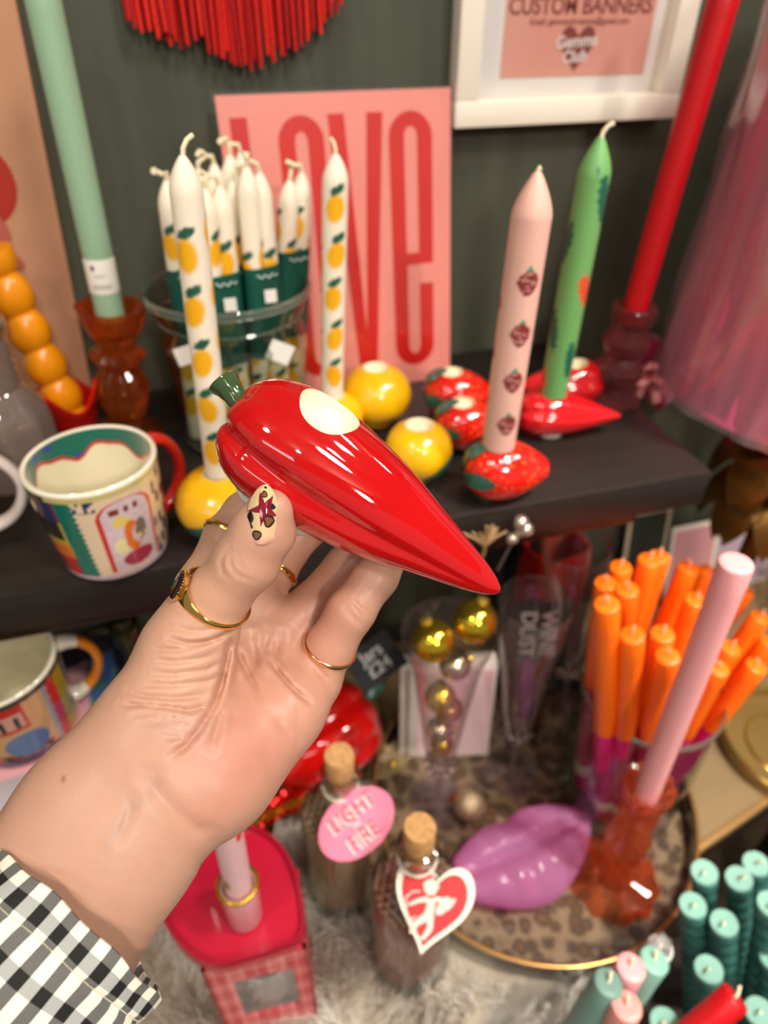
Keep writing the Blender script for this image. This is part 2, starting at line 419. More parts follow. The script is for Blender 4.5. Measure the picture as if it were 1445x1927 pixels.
# printed sheet, measured on the wall
sl, sr = wp(941, 147, 0.006), wp(1210, 138, 0.006)
sx0, sx1, sz0 = sl[0] - t.location.x, sr[0] - t.location.x, (sl[2] + sr[2]) / 2 - t.location.z
MB().box(((sx0 + sx1) / 2, -0.0046, sz0 + 0.085), (sx1 - sx0, 0.0008, 0.17)).build('printed_sheet', M('pink_print', 'e9a593', 0.55, noise=(6, 0.03)), t, smooth=False, label='salmon pink printed sheet')
ink = M('brown_ink', '8d4a42', 0.6)
hp = wp(1096, 10, 0.006)
text('headline', 'CUSTOM BANNERS', 0.0168, ink, t, (hp[0] - t.location.x, -0.0053, hp[2] - t.location.z - 0.0005), (1, 0, 0), (0, 0, 1), sx=0.93, off=0.0003)
hp = wp(1092, 40, 0.006)
text('email_line', 'Email: genwandcreative@gmail.com', 0.0066, ink, t, (hp[0] - t.location.x, -0.0053, hp[2] - t.location.z), (1, 0, 0), (0, 0, 1))
hp = wp(1085, 90, 0.006); lx, lz = hp[0] - t.location.x, hp[2] - t.location.z
b = MB(); b.prism(heart(0.033, 0.034), 0.0050, 0.0053, plane=lambda x, y, z: (lx + x, -z, lz - 0.001 + y)); hl = b.build('heart_logo', ink, t, smooth=False, label='brown heart logo with white script')
wink = M('white_ink', 'f6e6df', 0.6)
text('script', 'Gemma\nClub', 0.0125, wink, hl, (lx - 0.001, -0.0056, lz - 0.001), (1, 0, 0.06), (0, 0, 1), off=0.0003)
MB().box((0, -0.0105, fh_ / 2), (fw_ - 2 * bw, 0.0008, fh_ - 2 * bw)).build('glazing', film('frame_glass', refl=0.04), t, smooth=False)

# ---- LOVE poster in a clear sleeve, leaning on the wall behind the candles
p00, p10 = on_z(805, 712, SHELF + 0.001), None
yb = p00[1]; yt = WALL - 0.006
def poster_plane(px_, py_):
    h = 0.30; n = np.array([0, h, -(yt - yb)]); n = n / np.linalg.norm(n); r = ray(px_, py_)
    return CAM + r * (np.dot(np.array([0, yb, SHELF]) - CAM, n) / np.dot(r, n))
TL, TR = poster_plane(403, 180), poster_plane(847, 178)
BR = np.array([poster_plane(806, 712)[0], yb, SHELF])
xl, xr_, ztop = TL[0], TR[0], TL[2]
up_ = np.array([0, (yt - yb), 0.30]); up_ /= np.linalg.norm(up_); nrm = np.cross([1, 0, 0], up_)   # faces -y
org = np.array([xl, yb, SHELF]); PWd = xr_ - xl; PHt = float(np.dot(TL - org, up_))
t = thing('art_print', tuple(org), 'pink art print with tall red LOVE lettering behind the lemon candles', 'poster')
def pl(x, y, z=0.0): return tuple(np.array([1.0, 0, 0]) * x + up_ * y + nrm * z)
b = MB().prism([(0, 0), (PWd, 0), (PWd, PHt), (0, PHt)], 0, 0.0012, plane=pl); b.build('paper', M('pink_paper', 'f79a8c', 0.5, noise=(8, 0.04)), t, smooth=False)
def pp(px_, py_):
    q = poster_plane(px_, py_) - org; return q[0], float(np.dot(q, up_))
redp = M('red_print', 'd91c12', 0.5, noise=(12, 0.06))
lt, lb = pp(440, 222)[1], 0.018                       # top and bottom of the letters
def X(px_): return pp(px_, 300)[0]
def ring_letter(x0, x1, sw, full=True):
    R = (x1 - x0) / 2; r = R - sw; cx = (x0 + x1) / 2; o, i = [], []
    for k in range(13):
        a = pi * k / 12
        o.append((cx + R * cos(a), lt - R + R * sin(a))); i.append((cx + r * cos(a), lt - R + (r * 1.4) * sin(a) ))
    for k in range(13):
        a = pi + pi * k / 12
        o.append((cx + R * cos(a), lb + R + R * sin(a))); i.append((cx + r * cos(a), lb + R + (r * 1.4) * sin(a)))
    return o, i
def loop_mesh(o, i):
    b = MB(); n = len(o); V = [pl(x, y, 0.0016) for x, y in o] + [pl(x, y, 0.0016) for x, y in i]
    return b.add(V, [(k, (k + 1) % n, n + (k + 1) % n, n + k) for k in range(n)])
SW = X(475) - X(443)
L0 = X(441)
MB().prism([(L0, lb), (L0 + SW * 2.35, lb), (L0 + SW * 2.35, lb + 0.017), (L0 + SW, lb + 0.017), (L0 + SW, lt), (L0, lt)], 0.0013, 0.0016, plane=pl).build('letter', redp, t, smooth=False)
loop_mesh(*ring_letter(X(527), X(612), SW)).build('letter', redp, t, smooth=False)
v0, v1 = X(621), X(722); vm = (v0 + v1) / 2
MB().prism([(v0, lt), (v0 + SW, lt), (vm, lb + 0.035), (v1 - SW, lt), (v1, lt), (vm + SW * 0.62, lb), (vm - SW * 0.62, lb)], 0.0013, 0.0016, plane=pl).build('letter', redp, t, smooth=False)
o_, i_ = ring_letter(X(732), X(812), SW * 0.98); eb = loop_mesh(o_, i_)
eo = eb.build('letter', redp, t, smooth=False)
e0, e1 = X(732), X(812); mid = pp(760, 490)[1]
# crossbar of the E and the gap below it
MB().prism([(e0 + SW * 0.6, mid - 0.004), (e1 - SW * 0.3, mid - 0.004), (e1 - SW * 0.3, mid + 0.006), (e0 + SW * 0.6, mid + 0.006)], 0.0014, 0.0018, plane=pl).build('letter', redp, t, smooth=False, label='crossbar of the letter E')
MB().prism([(e1 - SW * 1.02, mid - 0.022), (e1 + 0.001, mid - 0.022), (e1 + 0.001, mid - 0.004), (e1 - SW * 1.02, mid - 0.004)], 0.0017, 0.0020, plane=pl).build('letter_gap', M('pink_paper'), t, smooth=False)
slv = film('clear_sleeve', refl=0.05, rough=0.12, tint=0.98)
MB().prism([(-0.004, 0), (PWd + 0.002, 0), (PWd + 0.002, PHt + 0.003), (-0.004, PHt + 0.003)], 0.0024, 0.0028, plane=pl).build('clear_sleeve', slv, t, smooth=False, label='clear plastic sleeve over the print')

# ---- peach print leaning on the wall at far left
b0 = on_z(176, 748, SHELF); top = on_y(28, 0, WALL - 0.008)
tilt = (top[1] - b0[1]) / (top[2] - SHELF); up2 = np.array([0, tilt, 1.0]); up2 /= np.linalg.norm(up2); n2 = np.cross([1, 0, 0], up2)
xd = np.array([1.0, 0, 0]); sk = (top[0] - b0[0]) / (top[2] - SHELF)
upr = np.array([sk, tilt, 1.0]); upr /= np.linalg.norm(upr); xdir = np.array([1, 0, -sk]); xdir /= np.linalg.norm(xdir); n2 = np.cross(xdir, upr)
t = thing('canvas_print', tuple(b0), 'tall peach canvas print with red shapes leaning at the far left', 'poster')
def pl2(x, y, z=0.0): return tuple(xdir * x + upr * y + n2 * z)
MB().prism([(-0.24, 0.0), (0, 0), (0, 0.45), (-0.24, 0.45)], -0.016, 0.0, plane=pl2).build('canvas', M('peach_canvas', 'bb8766', 0.7, noise=(14, 0.10), bump=(300, 0.2)), t, smooth=False)
def hit2(px_, py_):
    r = ray(px_, py_); q = CAM + r * (np.dot(b0 - CAM, n2) / np.dot(r, n2)) - b0
    return float(np.dot(q, xdir)), float(np.dot(q, upr))
cxy = hit2(-55, 345); ex = hit2(33, 360); R_ = abs(ex[0] - cxy[0])
circ = [(cxy[0] + R_ * cos(2 * pi * k / 40), cxy[1] + R_ * 1.05 * sin(2 * pi * k / 40)) for k in range(40)]
MB().prism(circ, 0.0002, 0.0006, plane=pl2).build('red_disc', M('red_gouache', 'a8291a', 0.7, noise=(10, 0.15)), t, smooth=False)
c2 = hit2(-15, 440); 
MB().prism([(c2[0] + 0.014 * cos(2 * pi * k / 24), c2[1] + 0.017 * sin(2 * pi * k / 24)) for k in range(24)], 0.0007, 0.001, plane=pl2).build('pink_shape', M('rose_gouache', 'b0584c', 0.7), t, smooth=False)
for (qx, qy, rx, ry, aa) in ((15, 483, 0.014, 0.006, -0.7), (2, 500, 0.012, 0.005, 0.4)):
    c3 = hit2(qx, qy)
    MB().prism([(c3[0] + rx * cos(2 * pi * k / 16) * cos(aa) - ry * sin(2 * pi * k / 16) * sin(aa), c3[1] + rx * cos(2 * pi * k / 16) * sin(aa) + ry * sin(2 * pi * k / 16) * cos(aa)) for k in range(16)], 0.0011, 0.0014, plane=pl2).build('petal', M('rose_gouache'), t, smooth=False)

# ---- red yarn fringe banner hanging on the wall
yf = WALL - 0.012
c0 = on_y(448, 0, yf)
t = thing('fringe_banner', (c0[0], yf, c0[2]), 'red yarn fringe hanging banner at the top of the dark wall', 'banner')
MB().box((0, 0.004, 0.16), (0.20, 0.004, 0.10), 0.001).build('fabric_panel', M('red_felt', 'b3100c', 0.85, noise=(40, 0.1)), t, smooth=False)
prof_px = [(243, 38), (262, 50), (300, 62), (330, 82), (370, 78), (400, 92), (432, 108), (465, 124), (500, 115), (530, 92), (560, 86), (590, 66), (610, 38), (634, 12)]
pa = [on_y(a, b_, yf) for a, b_ in prof_px]
yarn = MB().tube([(0, 0, 0), (0.0006, 0, -0.3), (-0.0006, 0.0005, -0.6), (0.0004, 0, -1)], lambda s_: 0.00205 * (1 - 0.35 * s_ ** 4), 7)
ymats = [M('red_yarn', 'cc140c', 0.8, noise=(60, 0.2)), M('red_yarn_bright', 'e02410', 0.8, noise=(60, 0.2)), M('red_yarn_deep', 'a80c0e', 0.8, noise=(60, 0.2))]
ymesh = []
for m_ in ymats:
    me = yarn.mesh('yarn_strand'); me.materials.append(m_); ymesh.append(me)
NX = 96
for k in range(NX):
    fx = k / (NX - 1); i = fx * (len(pa) - 1); j = min(int(i), len(pa) - 2); q = pa[j] * (1 - (i - j)) + pa[j + 1] * (i - j)
    zt = 0.13 - 0.02 * abs(fx - 0.5); ze = q[2] - c0[2] + RND.uniform(-0.004, 0.006)
    o = bpy.data.objects.new('yarn_strand', RND.choice(ymesh)); COL.objects.link(o); o.parent = t
    o.location = (q[0] - c0[0] + RND.uniform(-0.0006, 0.0006), -0.004 * (k % 3) + RND.uniform(-0.001, 0.001), zt); o.scale = (1, 1, zt - ze)
    o.rotation_euler = (0, RND.uniform(-0.015, 0.015), RND.uniform(0, 6))
# ================================================================== things on the black shelf
wick_m = M('cotton_wick', 'efe0bb', 0.8, bump=(1500, 0.3))
cream = M('cream_glaze', 'f3e6c4', 0.25, coat=0.3)
def taper_prof(r, h, r0=None, shoulder=0.018, top='point'):
    r0 = r0 or r
    P = [(0, 0), (r0 * 0.97, 0), (r0, 0.001)]
    n = 36
    zt = h - shoulder
    P += [(r0 + (r - r0) * k / n, 0.001 + (zt - 0.001) * k / n) for k in range(1, n + 1)]
    if top == 'point':
        for k in range(1, 9):
            a = k / 8; P.append((r * (1 - a ** 1.7 * 0.86), zt + shoulder * a))
    else:
        P[-1] = (r, h - 0.0018); P += [(r * 0.96, h - 0.0006), (r * 0.88, h), (r * 0.4, h - 0.0004)]
    P.append((0, P[-1][1])); return P
def wick_pts(h, L=0.014, curl=1.0, ph=0.0):
    return [(0, 0, h - 0.002), (0.001 * curl * cos(ph), 0.001 * curl * sin(ph), h + L * 0.4), (0.004 * curl * cos(ph), 0.004 * curl * sin(ph), h + L * 0.8), (0.008 * curl * cos(ph), 0.008 * curl * sin(ph), h + L)]
def lean_thing(name, B, T, label, cat, group=None, spin=0.0):
    o = thing(name, tuple(B), label, cat, group); aim(o, np.array(T) - np.array(B), spin); return o

# ---- printed lemon wax
CW, LY, LG = lin('f3e6cf'), lin('f2b012'), lin('1f5a45')
def lemon_paint_for(r, seed=0, h=0.3):
    rr = random.Random(seed); lem = []
    zz = 0.012
    while zz < h - 0.052:
        for k in range(3):
            lem.append((rr.uniform(-0.15, 0.15) + k * 2 * pi / 3, zz + k * 0.0105, rr.uniform(-0.35, 0.35)))
        zz += 0.0325
    def f(th, z, k=None):
        c = CW
        for (a, zc, til) in lem:
            d = (th - a + pi) % (2 * pi) - pi; x = d * r; y = z - zc
            x2 = x * cos(til) + y * sin(til); y2 = -x * sin(til) + y * cos(til)
            e = (x2 / 0.0066) ** 2 + (y2 / 0.0092) ** 2
            if e < 1.5: c = mixc(c, LY, min(1, max(0, (1.5 - e) / 0.7)))
            lx, ly = x - 0.0015, y - 0.0125
            u = lx * cos(0.5) + ly * sin(0.5); v = -lx * sin(0.5) + ly * cos(0.5)
            e2 = (u / 0.0058) ** 2 + (v / 0.0027) ** 2
            if e2 < 1.25: c = mixc(c, LG, min(1, (1.25 - e2) / 0.3))
        return c
    return f
waxp = M('printed_wax', paint=True, rough=0.45, sss=0.12)
def lemon_mesh(r, h, seed):
    P = [(0, 0), (r * 0.97, 0)] + [(r, 0.001 + (h - 0.019) * k / 110) for k in range(111)]
    for k in range(1, 9): a = k / 8; P.append((r * (1 - a ** 1.8 * 0.8), h - 0.018 + 0.018 * a))
    P.append((0, h)); fp = lemon_paint_for(r, seed, h)
    return MB().lathe(P, 36, paint=lambda t_, z, k: fp(t_, z))
def lemon_candle(name, B, T, label, seed, r=0.0088, group=None, spin=0.0, wick=1.0, parent=None):
    h = float(np.linalg.norm(np.array(T) - np.array(B)))
    o = lemon_mesh(r, h, seed).build(name, waxp); o.location = B; aim(o, np.array(T) - np.array(B), spin)
    if label: tag(o, label, 'candle', group)
    MB().tube(wick_pts(h, 0.009, wick, seed), 0.0013, 6).build('wick', wick_m, o)
    return o

# ---- lemon holders
def lemon_prof(R, hz, rw=0.0098, dw=0.014):
    P = [(0, 0.0), (R * 0.45, 0.0), (R * 0.52, 0.001)]
    a0 = -1.15
    zt = hz
    for k in range(1, 29):
        a = a0 + (pi / 2 - a0 - 0.30) * k / 28
        P.append((R * cos(a), zt * 0.5 + zt * 0.5 * sin(a) / 1.0))
    P = [p for p in P if p[0] > rw + 0.0022 or p[1] < zt * 0.5]
    ztop = P[-1][1] + 0.0006
    return P, ztop
ym = M('lemon_glaze', 'f6b90c', 0.22, coat=0.6, noise=(30, 0.10), bump=(260, 0.35))
gm = M('leaf_glaze', '2f5a49', 0.25, coat=0.5, noise=(40, 0.25))
def leaf_on(fsurf, u0, u1, v0, v1, name, mat, parent, off=0.0012, n=14):
    """leaf shaped patch lying on a surface fsurf(u, v) -> (point, normal)"""
    P, Q = [], []
    for i in range(n + 1):
        rowt = []
        for j in range(7):
            s_ = i / n; k = (j / 6 - 0.5) * 2
            wd = sin(pi * min(1, s_ * 0.96 + 0.02)) ** 0.8 * (1 + 0.15 * sin(s_ * 18))
            p, nn = fsurf(u0 + (u1 - u0) * s_, v0 + (v1 - v0) * s_ + k * wd * 0.42)
            rowt.append(tuple(np.array(p) + np.array(nn) * (off * (1.2 - 0.6 * abs(k)))))
        P.append(rowt)
    return MB().grid(P).build(name, mat, parent)
def lemon_holder(loc, R, hz, label, rz=0.0, leafdir=-2.2):
    t = thing('lemon_candle_holder', tuple(loc), label, 'candle holder', 'lemon candle holders', rz)
    P, zt = lemon_prof(R, hz)
    MB().lathe(P + [(0.0112, zt), (0.0104, zt - 0.0004), (0.0102, zt - 0.009), (0, zt - 0.009)], 48).build('body', ym, t)
    MB().lathe([(0, zt - 0.0055), (0.0092, zt - 0.0055), (0.0099, zt - 0.004), (0.0101, zt - 0.0006), (0.0105, zt + 0.0001), (0.0112, zt + 0.0002)], 40).build('candle_well', cream, t)
    def fs(u, v):
        a, phi = u, leafdir + v; z = hz * 0.5 + hz * 0.5 * sin(a); r = R * cos(a)
        p = (r * cos(phi), r * sin(phi), z); n = np.array((cos(a) * cos(phi), cos(a) * sin(phi), sin(a)))
        return p, n
    leaf_on(fs, -1.05, 0.10, -0.75, 0.25, 'leaf', gm, t)
    leaf_on(fs, -1.05, -0.25, 0.5, 1.0, 'leaf', gm, t)
    return t
Bf, Tf = stand(412, 890, SHELF + 0.050, 343, 293)
lemon_holder((Bf[0], Bf[1], SHELF), 0.0345, 0.052, 'yellow lemon holder under the front lemon candle, beside the thumb')
lemon_candle('lemon_candle', Bf, Tf, 'white lemon printed taper standing before the glass jar, left of the pepper', 11, 0.0092, spin=2.2)
Bb, Tb = stand(624, 765, SHELF + 0.034, 632, 290)
lemon_holder((Bb[0], Bb[1], SHELF), 0.027, 0.047, 'yellow lemon holder hidden behind the red pepper, carrying a lemon taper')
lemon_candle('lemon_candle', Bb, Tb, 'white lemon printed taper standing alone before the LOVE print', 5, 0.0094, spin=0.4, wick=-0.6)
p = on_z(708, 790, SHELF); lemon_holder(p, 0.0320, 0.055, 'empty yellow lemon holder, the farther one in front of the LOVE print', leafdir=1.0)
p = on_z(786, 893, SHELF); lemon_holder(p, 0.0275, 0.050, 'empty yellow lemon holder, the nearer one beside the pepper tip', leafdir=-0.9)

# ---- glass jar with bundles of lemon tapers
jb = on_z(466, 806, SHELF); jx, jy = jb[0], jb[1]; jr = 0.0595
rim = on_y(447, 537, jy); jh = rim[2] - SHELF
t = thing('glass_jar', (jx, jy, SHELF), 'large clear glass jar packed with white lemon tapers', 'jar')
jarm = film('jar_glass', 'dfe8e0', refl=0.10, rough=0.03, tint=0.93)
MB().lathe([(0, 0.003), (jr * 0.90, 0.003), (jr * 0.97, 0.008), (jr * 0.98, jh * 0.6), (jr, jh * 0.72), (jr * 0.955, jh * 0.80), (jr * 0.99, jh * 0.85), (jr * 1.06, jh * 0.93), (jr * 1.10, jh)], 64).build('wall', jarm, t)
MB().lathe([(jr * 1.065, jh - 0.003), (jr * 1.115, jh - 0.004), (jr * 1.125, jh), (jr * 1.10, jh + 0.003), (jr * 1.06, jh + 0.001), (jr * 1.065, jh - 0.003)], 64).build('rim', M('glass_rim', 'cfd8cc', 0.04, trans=0.9, ior=1.45), t)
MB().lathe([(jr * 0.985, jh * 0.84), (jr * 1.01, jh * 0.85), (jr * 0.985, jh * 0.865)], 64).build('bead_ring', M('glass_rim'), t)
MB().lathe([(0, 0.0), (jr * 0.9, 0.0), (jr * 0.95, 0.004), (jr * 0.9, 0.006), (0, 0.006)], 48).build('base', M('glass_rim'), t)
greenp = M('green_band_paper', '0f4f40', 0.5, noise=(20, 0.08))
wline = M('white_line_print', 'c9d6cf', 0.5)
sticker = M('white_sticker', 'f2ece2', 0.5)
# (top pixel of candle 1, top pixel of candle 2, offset of the bundle in the jar, label)
bund = [((313, 338), (329, 352), (-0.041, -0.016), 'leftmost pair of lemon tapers in the jar, in a green paper band', 0.058),
        ((384, 352), (412, 347), (-0.016, -0.042), 'front pair of lemon tapers in the jar, beside the single taper', 0.052),
        ((437, 338), (456, 342), (0.006, -0.014), 'middle pair of lemon tapers in the jar, in a green band', 0.060),
        ((463, 312), (487, 322), (0.026, -0.030), 'right-middle pair of lemon tapers in the jar, with price sticker', 0.058),
        ((545, 338), (567, 322), (0.045, 0.010), 'rightmost pair of lemon tapers in the jar, apart from the rest', 0.058),
        ((372, 318), (402, 306), (-0.020, 0.030), 'back left pair of lemon tapers in the jar, wicks knotted', 0.064),
        ((432, 290), (452, 285), (0.014, 0.034), 'back right pair of lemon tapers in the jar, topmost wicks', 0.064)]
for bi, (q1, q2, (ox, oy), lb_, zb) in enumerate(bund):
    T1, T2 = on_y(*q1, jy + oy * 0.8), on_y(*q2, jy + oy * 0.8 + 0.006)
    bx_, by_ = jx + ox * 0.85, jy + oy * 0.85
    B1, B2 = np.array([bx_ - 0.0085, by_, SHELF + 0.008]), np.array([bx_ + 0.0085, by_ + 0.004, SHELF + 0.008])
    t = thing('lemon_candle_pair', (0, 0, 0), lb_, 'candles', 'lemon taper pairs in the glass jar')
    tops = []
    for k, (B_, T_) in enumerate(((B1, T1), (B2, T2))):
        h = float(np.linalg.norm(T_ - B_)); o = lemon_mesh(0.0080, h, bi * 2 + k).build('candle', waxp, t); o.location = B_; aim(o, T_ - B_, bi * 1.3 + k); tops.append(T_)
    m_ = (tops[0] + tops[1]) / 2 + np.array([RND.uniform(-0.006, 0.006), -0.002, 0.007])
    MB().tube([tops[0] - [0, 0, 0.002], tops[0] + [0.001, -0.002, 0.005], m_, tops[1] + [-0.001, -0.002, 0.005], tops[1] - [0, 0, 0.002]], 0.0018, 8).build('wick', wick_m, t)
    MB().tube([m_, m_ + [RND.uniform(-0.005, 0.002), -0.002, 0.003], m_ + [RND.uniform(-0.009, 0.002), -0.004, 0.004], m_ + [RND.uniform(-0.010, 0.002), -0.004, 0.001]], 0.0019, 8).build('wick', wick_m, t)
    # band of paper round both candles
    z1 = SHELF + 0.082; z2 = SHELF + 0.082 + 0.072
    ringp = []
    for zz in np.linspace(z1, z2, 6):
        ca_ = B1 + (T1 - B1) * ((zz - B1[2]) / (T1[2] - B1[2])); cb_ = B2 + (T2 - B2) * ((zz - B2[2]) / (T2[2] - B2[2]))
        d = cb_ - ca_; d[2] = 0; d /= np.linalg.norm(d); nn = np.array([-d[1], d[0], 0]); row = []
        for k in range(13): a = pi / 2 + pi * k / 12; row.append(tuple(ca_ + (d * cos(a) + nn * sin(a)) * 0.0088))
        for k in range(13): a = -pi / 2 + pi * k / 12; row.append(tuple(cb_ + (d * cos(a) + nn * sin(a)) * 0.0088))
        ringp.append(row)
    bd = MB().grid(ringp, cv=True).build('paper_band', greenp, t)
    fr = (ca_ + cb_) / 2
    if bi < 5:
        pts = [(fr[0] - 0.011 + 0.022 * k / 20, min(ca_[1], cb_[1]) - 0.0093 + 0.006 * (abs(k - 10) / 10) ** 2.5, z2 - 0.006 + 0.0012 * sin(k * 1.25)) for k in range(21)]
        MB().tube(pts, 0.0005, 4).build('printed_line', wline, bd)
    if bi in (0, 3, 1):
        MB().box((fr[0] + 0.004, min(ca_[1], cb_[1]) - 0.0096, z2 - 0.021), (0.009, 0.0006, 0.010)).build('price_sticker', sticker, bd, smooth=False)
for (qx, qy, ww, rot_) in ((527, 663, 0.019, 0.5), (352, 668, 0.017, -0.2)):
    o_ = on_y(qx, qy, jy - jr * 0.90); 
    MB().box(tuple(o_), (ww, 0.0006, ww * 0.85), rot=Matrix.Rotation(rot_, 3, 'Y')).build('price_sticker', sticker, bpy.data.objects['glass_jar'], smooth=False).location = -np.array([jx, jy, SHELF])

# ---- amber cut glass candlestick with mint taper
amber = glassy('amber_glass', 'ff9c50', 0.12, hot='e87428', clear=0.25)
def facet(n, amt, z0=-1, z1=9):
    def f(t_, z, r, k): return r * (1 + amt * cos(n * t_)) if z0 < z < z1 else r
    return f
hb, ht = stand(243, 815, SHELF, 207, 575)
def candlestick(loc, top, label, mat, prof, n, amt, name='glass_candlestick'):
    t = lean_thing(name, loc, top, label, 'candle holder'); L = float(np.linalg.norm(np.array(top) - np.array(loc)))
    MB().lathe([(r, z * L) for r, z in prof], n * 4, mod=facet(n, amt)).build('body', mat, t, smooth=False); return t, L
amp = [(0, 0), (0.030, 0), (0.031, 0.02), (0.024, 0.05), (0.016, 0.09), (0.0135, 0.14), (0.019, 0.26), (0.0215, 0.40), (0.0185, 0.50), (0.0130, 0.555), (0.0125, 0.58), (0.019, 0.60), (0.0225, 0.645), (0.0195, 0.69), (0.0125, 0.715), (0.0125, 0.74),
       (0.019, 0.80), (0.0235, 0.88), (0.0255, 0.97), (0.0270, 1.0), (0.0245, 1.0), (0.0215, 0.95), (0.0145, 0.87), (0.0120, 0.80), (0, 0.80)]
candlestick(hb, ht, 'amber cut glass candlestick on the shelf holding the mint taper', amber, amp, 8, 0.05)
cb_ = hb + (ht - hb) * 0.82
tp = on_y(66, -70, hb[1]); cd_ = tp - cb_; ch = float(np.linalg.norm(cd_))
mint = M('mint_wax', '94b494', 0.42, sss=0.1)
t = lean_thing('taper_candle', cb_, tp, 'tall plain mint green taper with white paper label at far left', 'candle')
MB().lathe(taper_prof(0.0112, ch, 0.0112), 40).build('wax', mint, t)
MB().tube(wick_pts(ch), 0.0011, 6).build('wick', wick_m, t)
MB().lathe([(0.0115, 0.034), (0.0116, 0.0345), (0.0116, 0.060), (0.0115, 0.0605)], 40).build('paper_label', M('label_paper', 'efe7da', 0.6, noise=(50, 0.03)), t)
# print on the label: dark leaf mark and small lines, on the side facing the room
lk = M('black_ink', '2a2622', 0.6)
fd = -np.array(cb_ - CAM); fd[2] = 0; fa = atan2(fd[1], fd[0])
lab = t
def on_cyl(r, a0, da, z): return (r * cos(a0 + da), r * sin(a0 + da), z)
b = MB()
for k in range(12):
    pass
mk = MB(); ring_ = [on_cyl(0.01175, fa, -0.55 + 0.13 * cos(2 * pi * k / 12), 0.0545 + 0.0022 * sin(2 * pi * k / 12)) for k in range(12)]
mk.add(ring_, [tuple(range(12))]); mk.build('printed_mark', lk, lab, smooth=False)
for z_, wd_ in ((0.048, 0.35), (0.0405, 0.62), (0.0385, 0.62)):
    g = [[on_cyl(0.01175, fa, -0.15 + wd_ * (k / 8 - 0.5) * 2, z_ + e_) for k in range(9)] for e_ in (0, 0.0008)]
    MB().grid(g).build('printed_line', M('grey_ink', '8a8078', 0.6), lab, smooth=False)

# ---- orange twisted candle in red tulip holder
ob, ot = stand(143, 800, SHELF + 0.012, -22, 470)
t = thing('tulip_candle_holder', (ob[0], ob[1], SHELF), 'red tulip shaped candle holder behind the mug with red handle', 'candle holder')
redg = M('red_glaze', 'c2140f', 0.12, coat=1.0, noise=(18, 0.10))
def petal(tt, z, r, k): return r * (1 + 0.10 * (z / 0.05) * cos(4 * tt + 0.6))
P = []
for i in range(15):
    s_ = i / 14; row = []
    for j in range(48):
        a = 2 * pi * j / 48; r = 0.012 + 0.0125 * sin(min(1, s_ * 1.15) * pi / 2) + (0.005 * max(0, s_ - 0.6) / 0.4)
        z = s_ * 0.046 + s_ ** 2 * 0.010 * cos(3 * a + 0.3)
        row.append((r * cos(a), r * sin(a), z))
    P.append(row)
bb = MB().grid(P, cv=True)
Pin = [[(x_ * 0.90, y_ * 0.90, z_ + 0.0004) for x_, y_, z_ in r_] for r_ in P]
bb.grid([P[-1], Pin[-1]], cv=True); bb.grid(Pin[::-1], cv=True)
bb.lathe([(0, 0.0), (0.022, 0.0), (0.024, 0.002), (0.016, 0.006), (0.012, 0.010)], 40); bb.build('cup', redg, t)
wd = ot - ob; wl = float(np.linalg.norm(wd))
t = lean_thing('twisted_candle', ob, ot, 'orange bubble twist candle leaning left out of red holder', 'candle')
prof = []
nb = int(wl / 0.030)
def bub(tt, z, r, k): 
    ph = z / 0.030 * 2 * pi
    return 0.0132 + 0.0056 * (abs(cos(ph / 2 + 0.30 * sin(tt - 0.6)))) ** 0.7 - 0.002
MB().lathe([(0, 0), (0.01, 0.0)] + [(0.0165, 0.0005 + wl * k / 150) for k in range(151)] + [(0, wl)], 48, mod=lambda tt, z, r, k: r if r < 0.012 else bub(tt, z, r, k)).build('wax', M('orange_wax', 'f2960c', 0.28, sss=0.12, coat=0.3), t)
MB().tube(wick_pts(wl), 0.0012, 6).build('wick', wick_m, t)

# ---- smoky ribbed glass decanter at the left edge
p = on_z(40, 890, SHELF)
t = thing('glass_decanter', tuple(p), 'smoky clear ribbed glass decanter at the left edge of the shelf', 'decanter')
sm = film('smoky_glass', 'c4b0a2', refl=0.14, rough=0.06, tint=0.95, haze=0.30)
MB().lathe([(0, 0.001), (0.034, 0.001), (0.0365, 0.005), (0.037, 0.05), (0.035, 0.062), (0.029, 0.072), (0.026, 0.078)] + [(0.0245 + 0.0014 * (k % 2), 0.080 + 0.0035 * k) for k in range(11)] + [(0.024, 0.120), (0.0275, 0.124), (0.028, 0.130), (0.022, 0.134), (0.018, 0.152), (0.0165, 0.164)], 40, mod=facet(10, 0.03, 0.0, 0.07)).build('body', sm, t)
MB().lathe([(0, 0.150), (0.013, 0.150), (0.014, 0.164), (0.019, 0.170), (0.021, 0.180), (0.016, 0.19), (0, 0.194)], 24, mod=facet(8, 0.06)).build('stopper', sm, t)

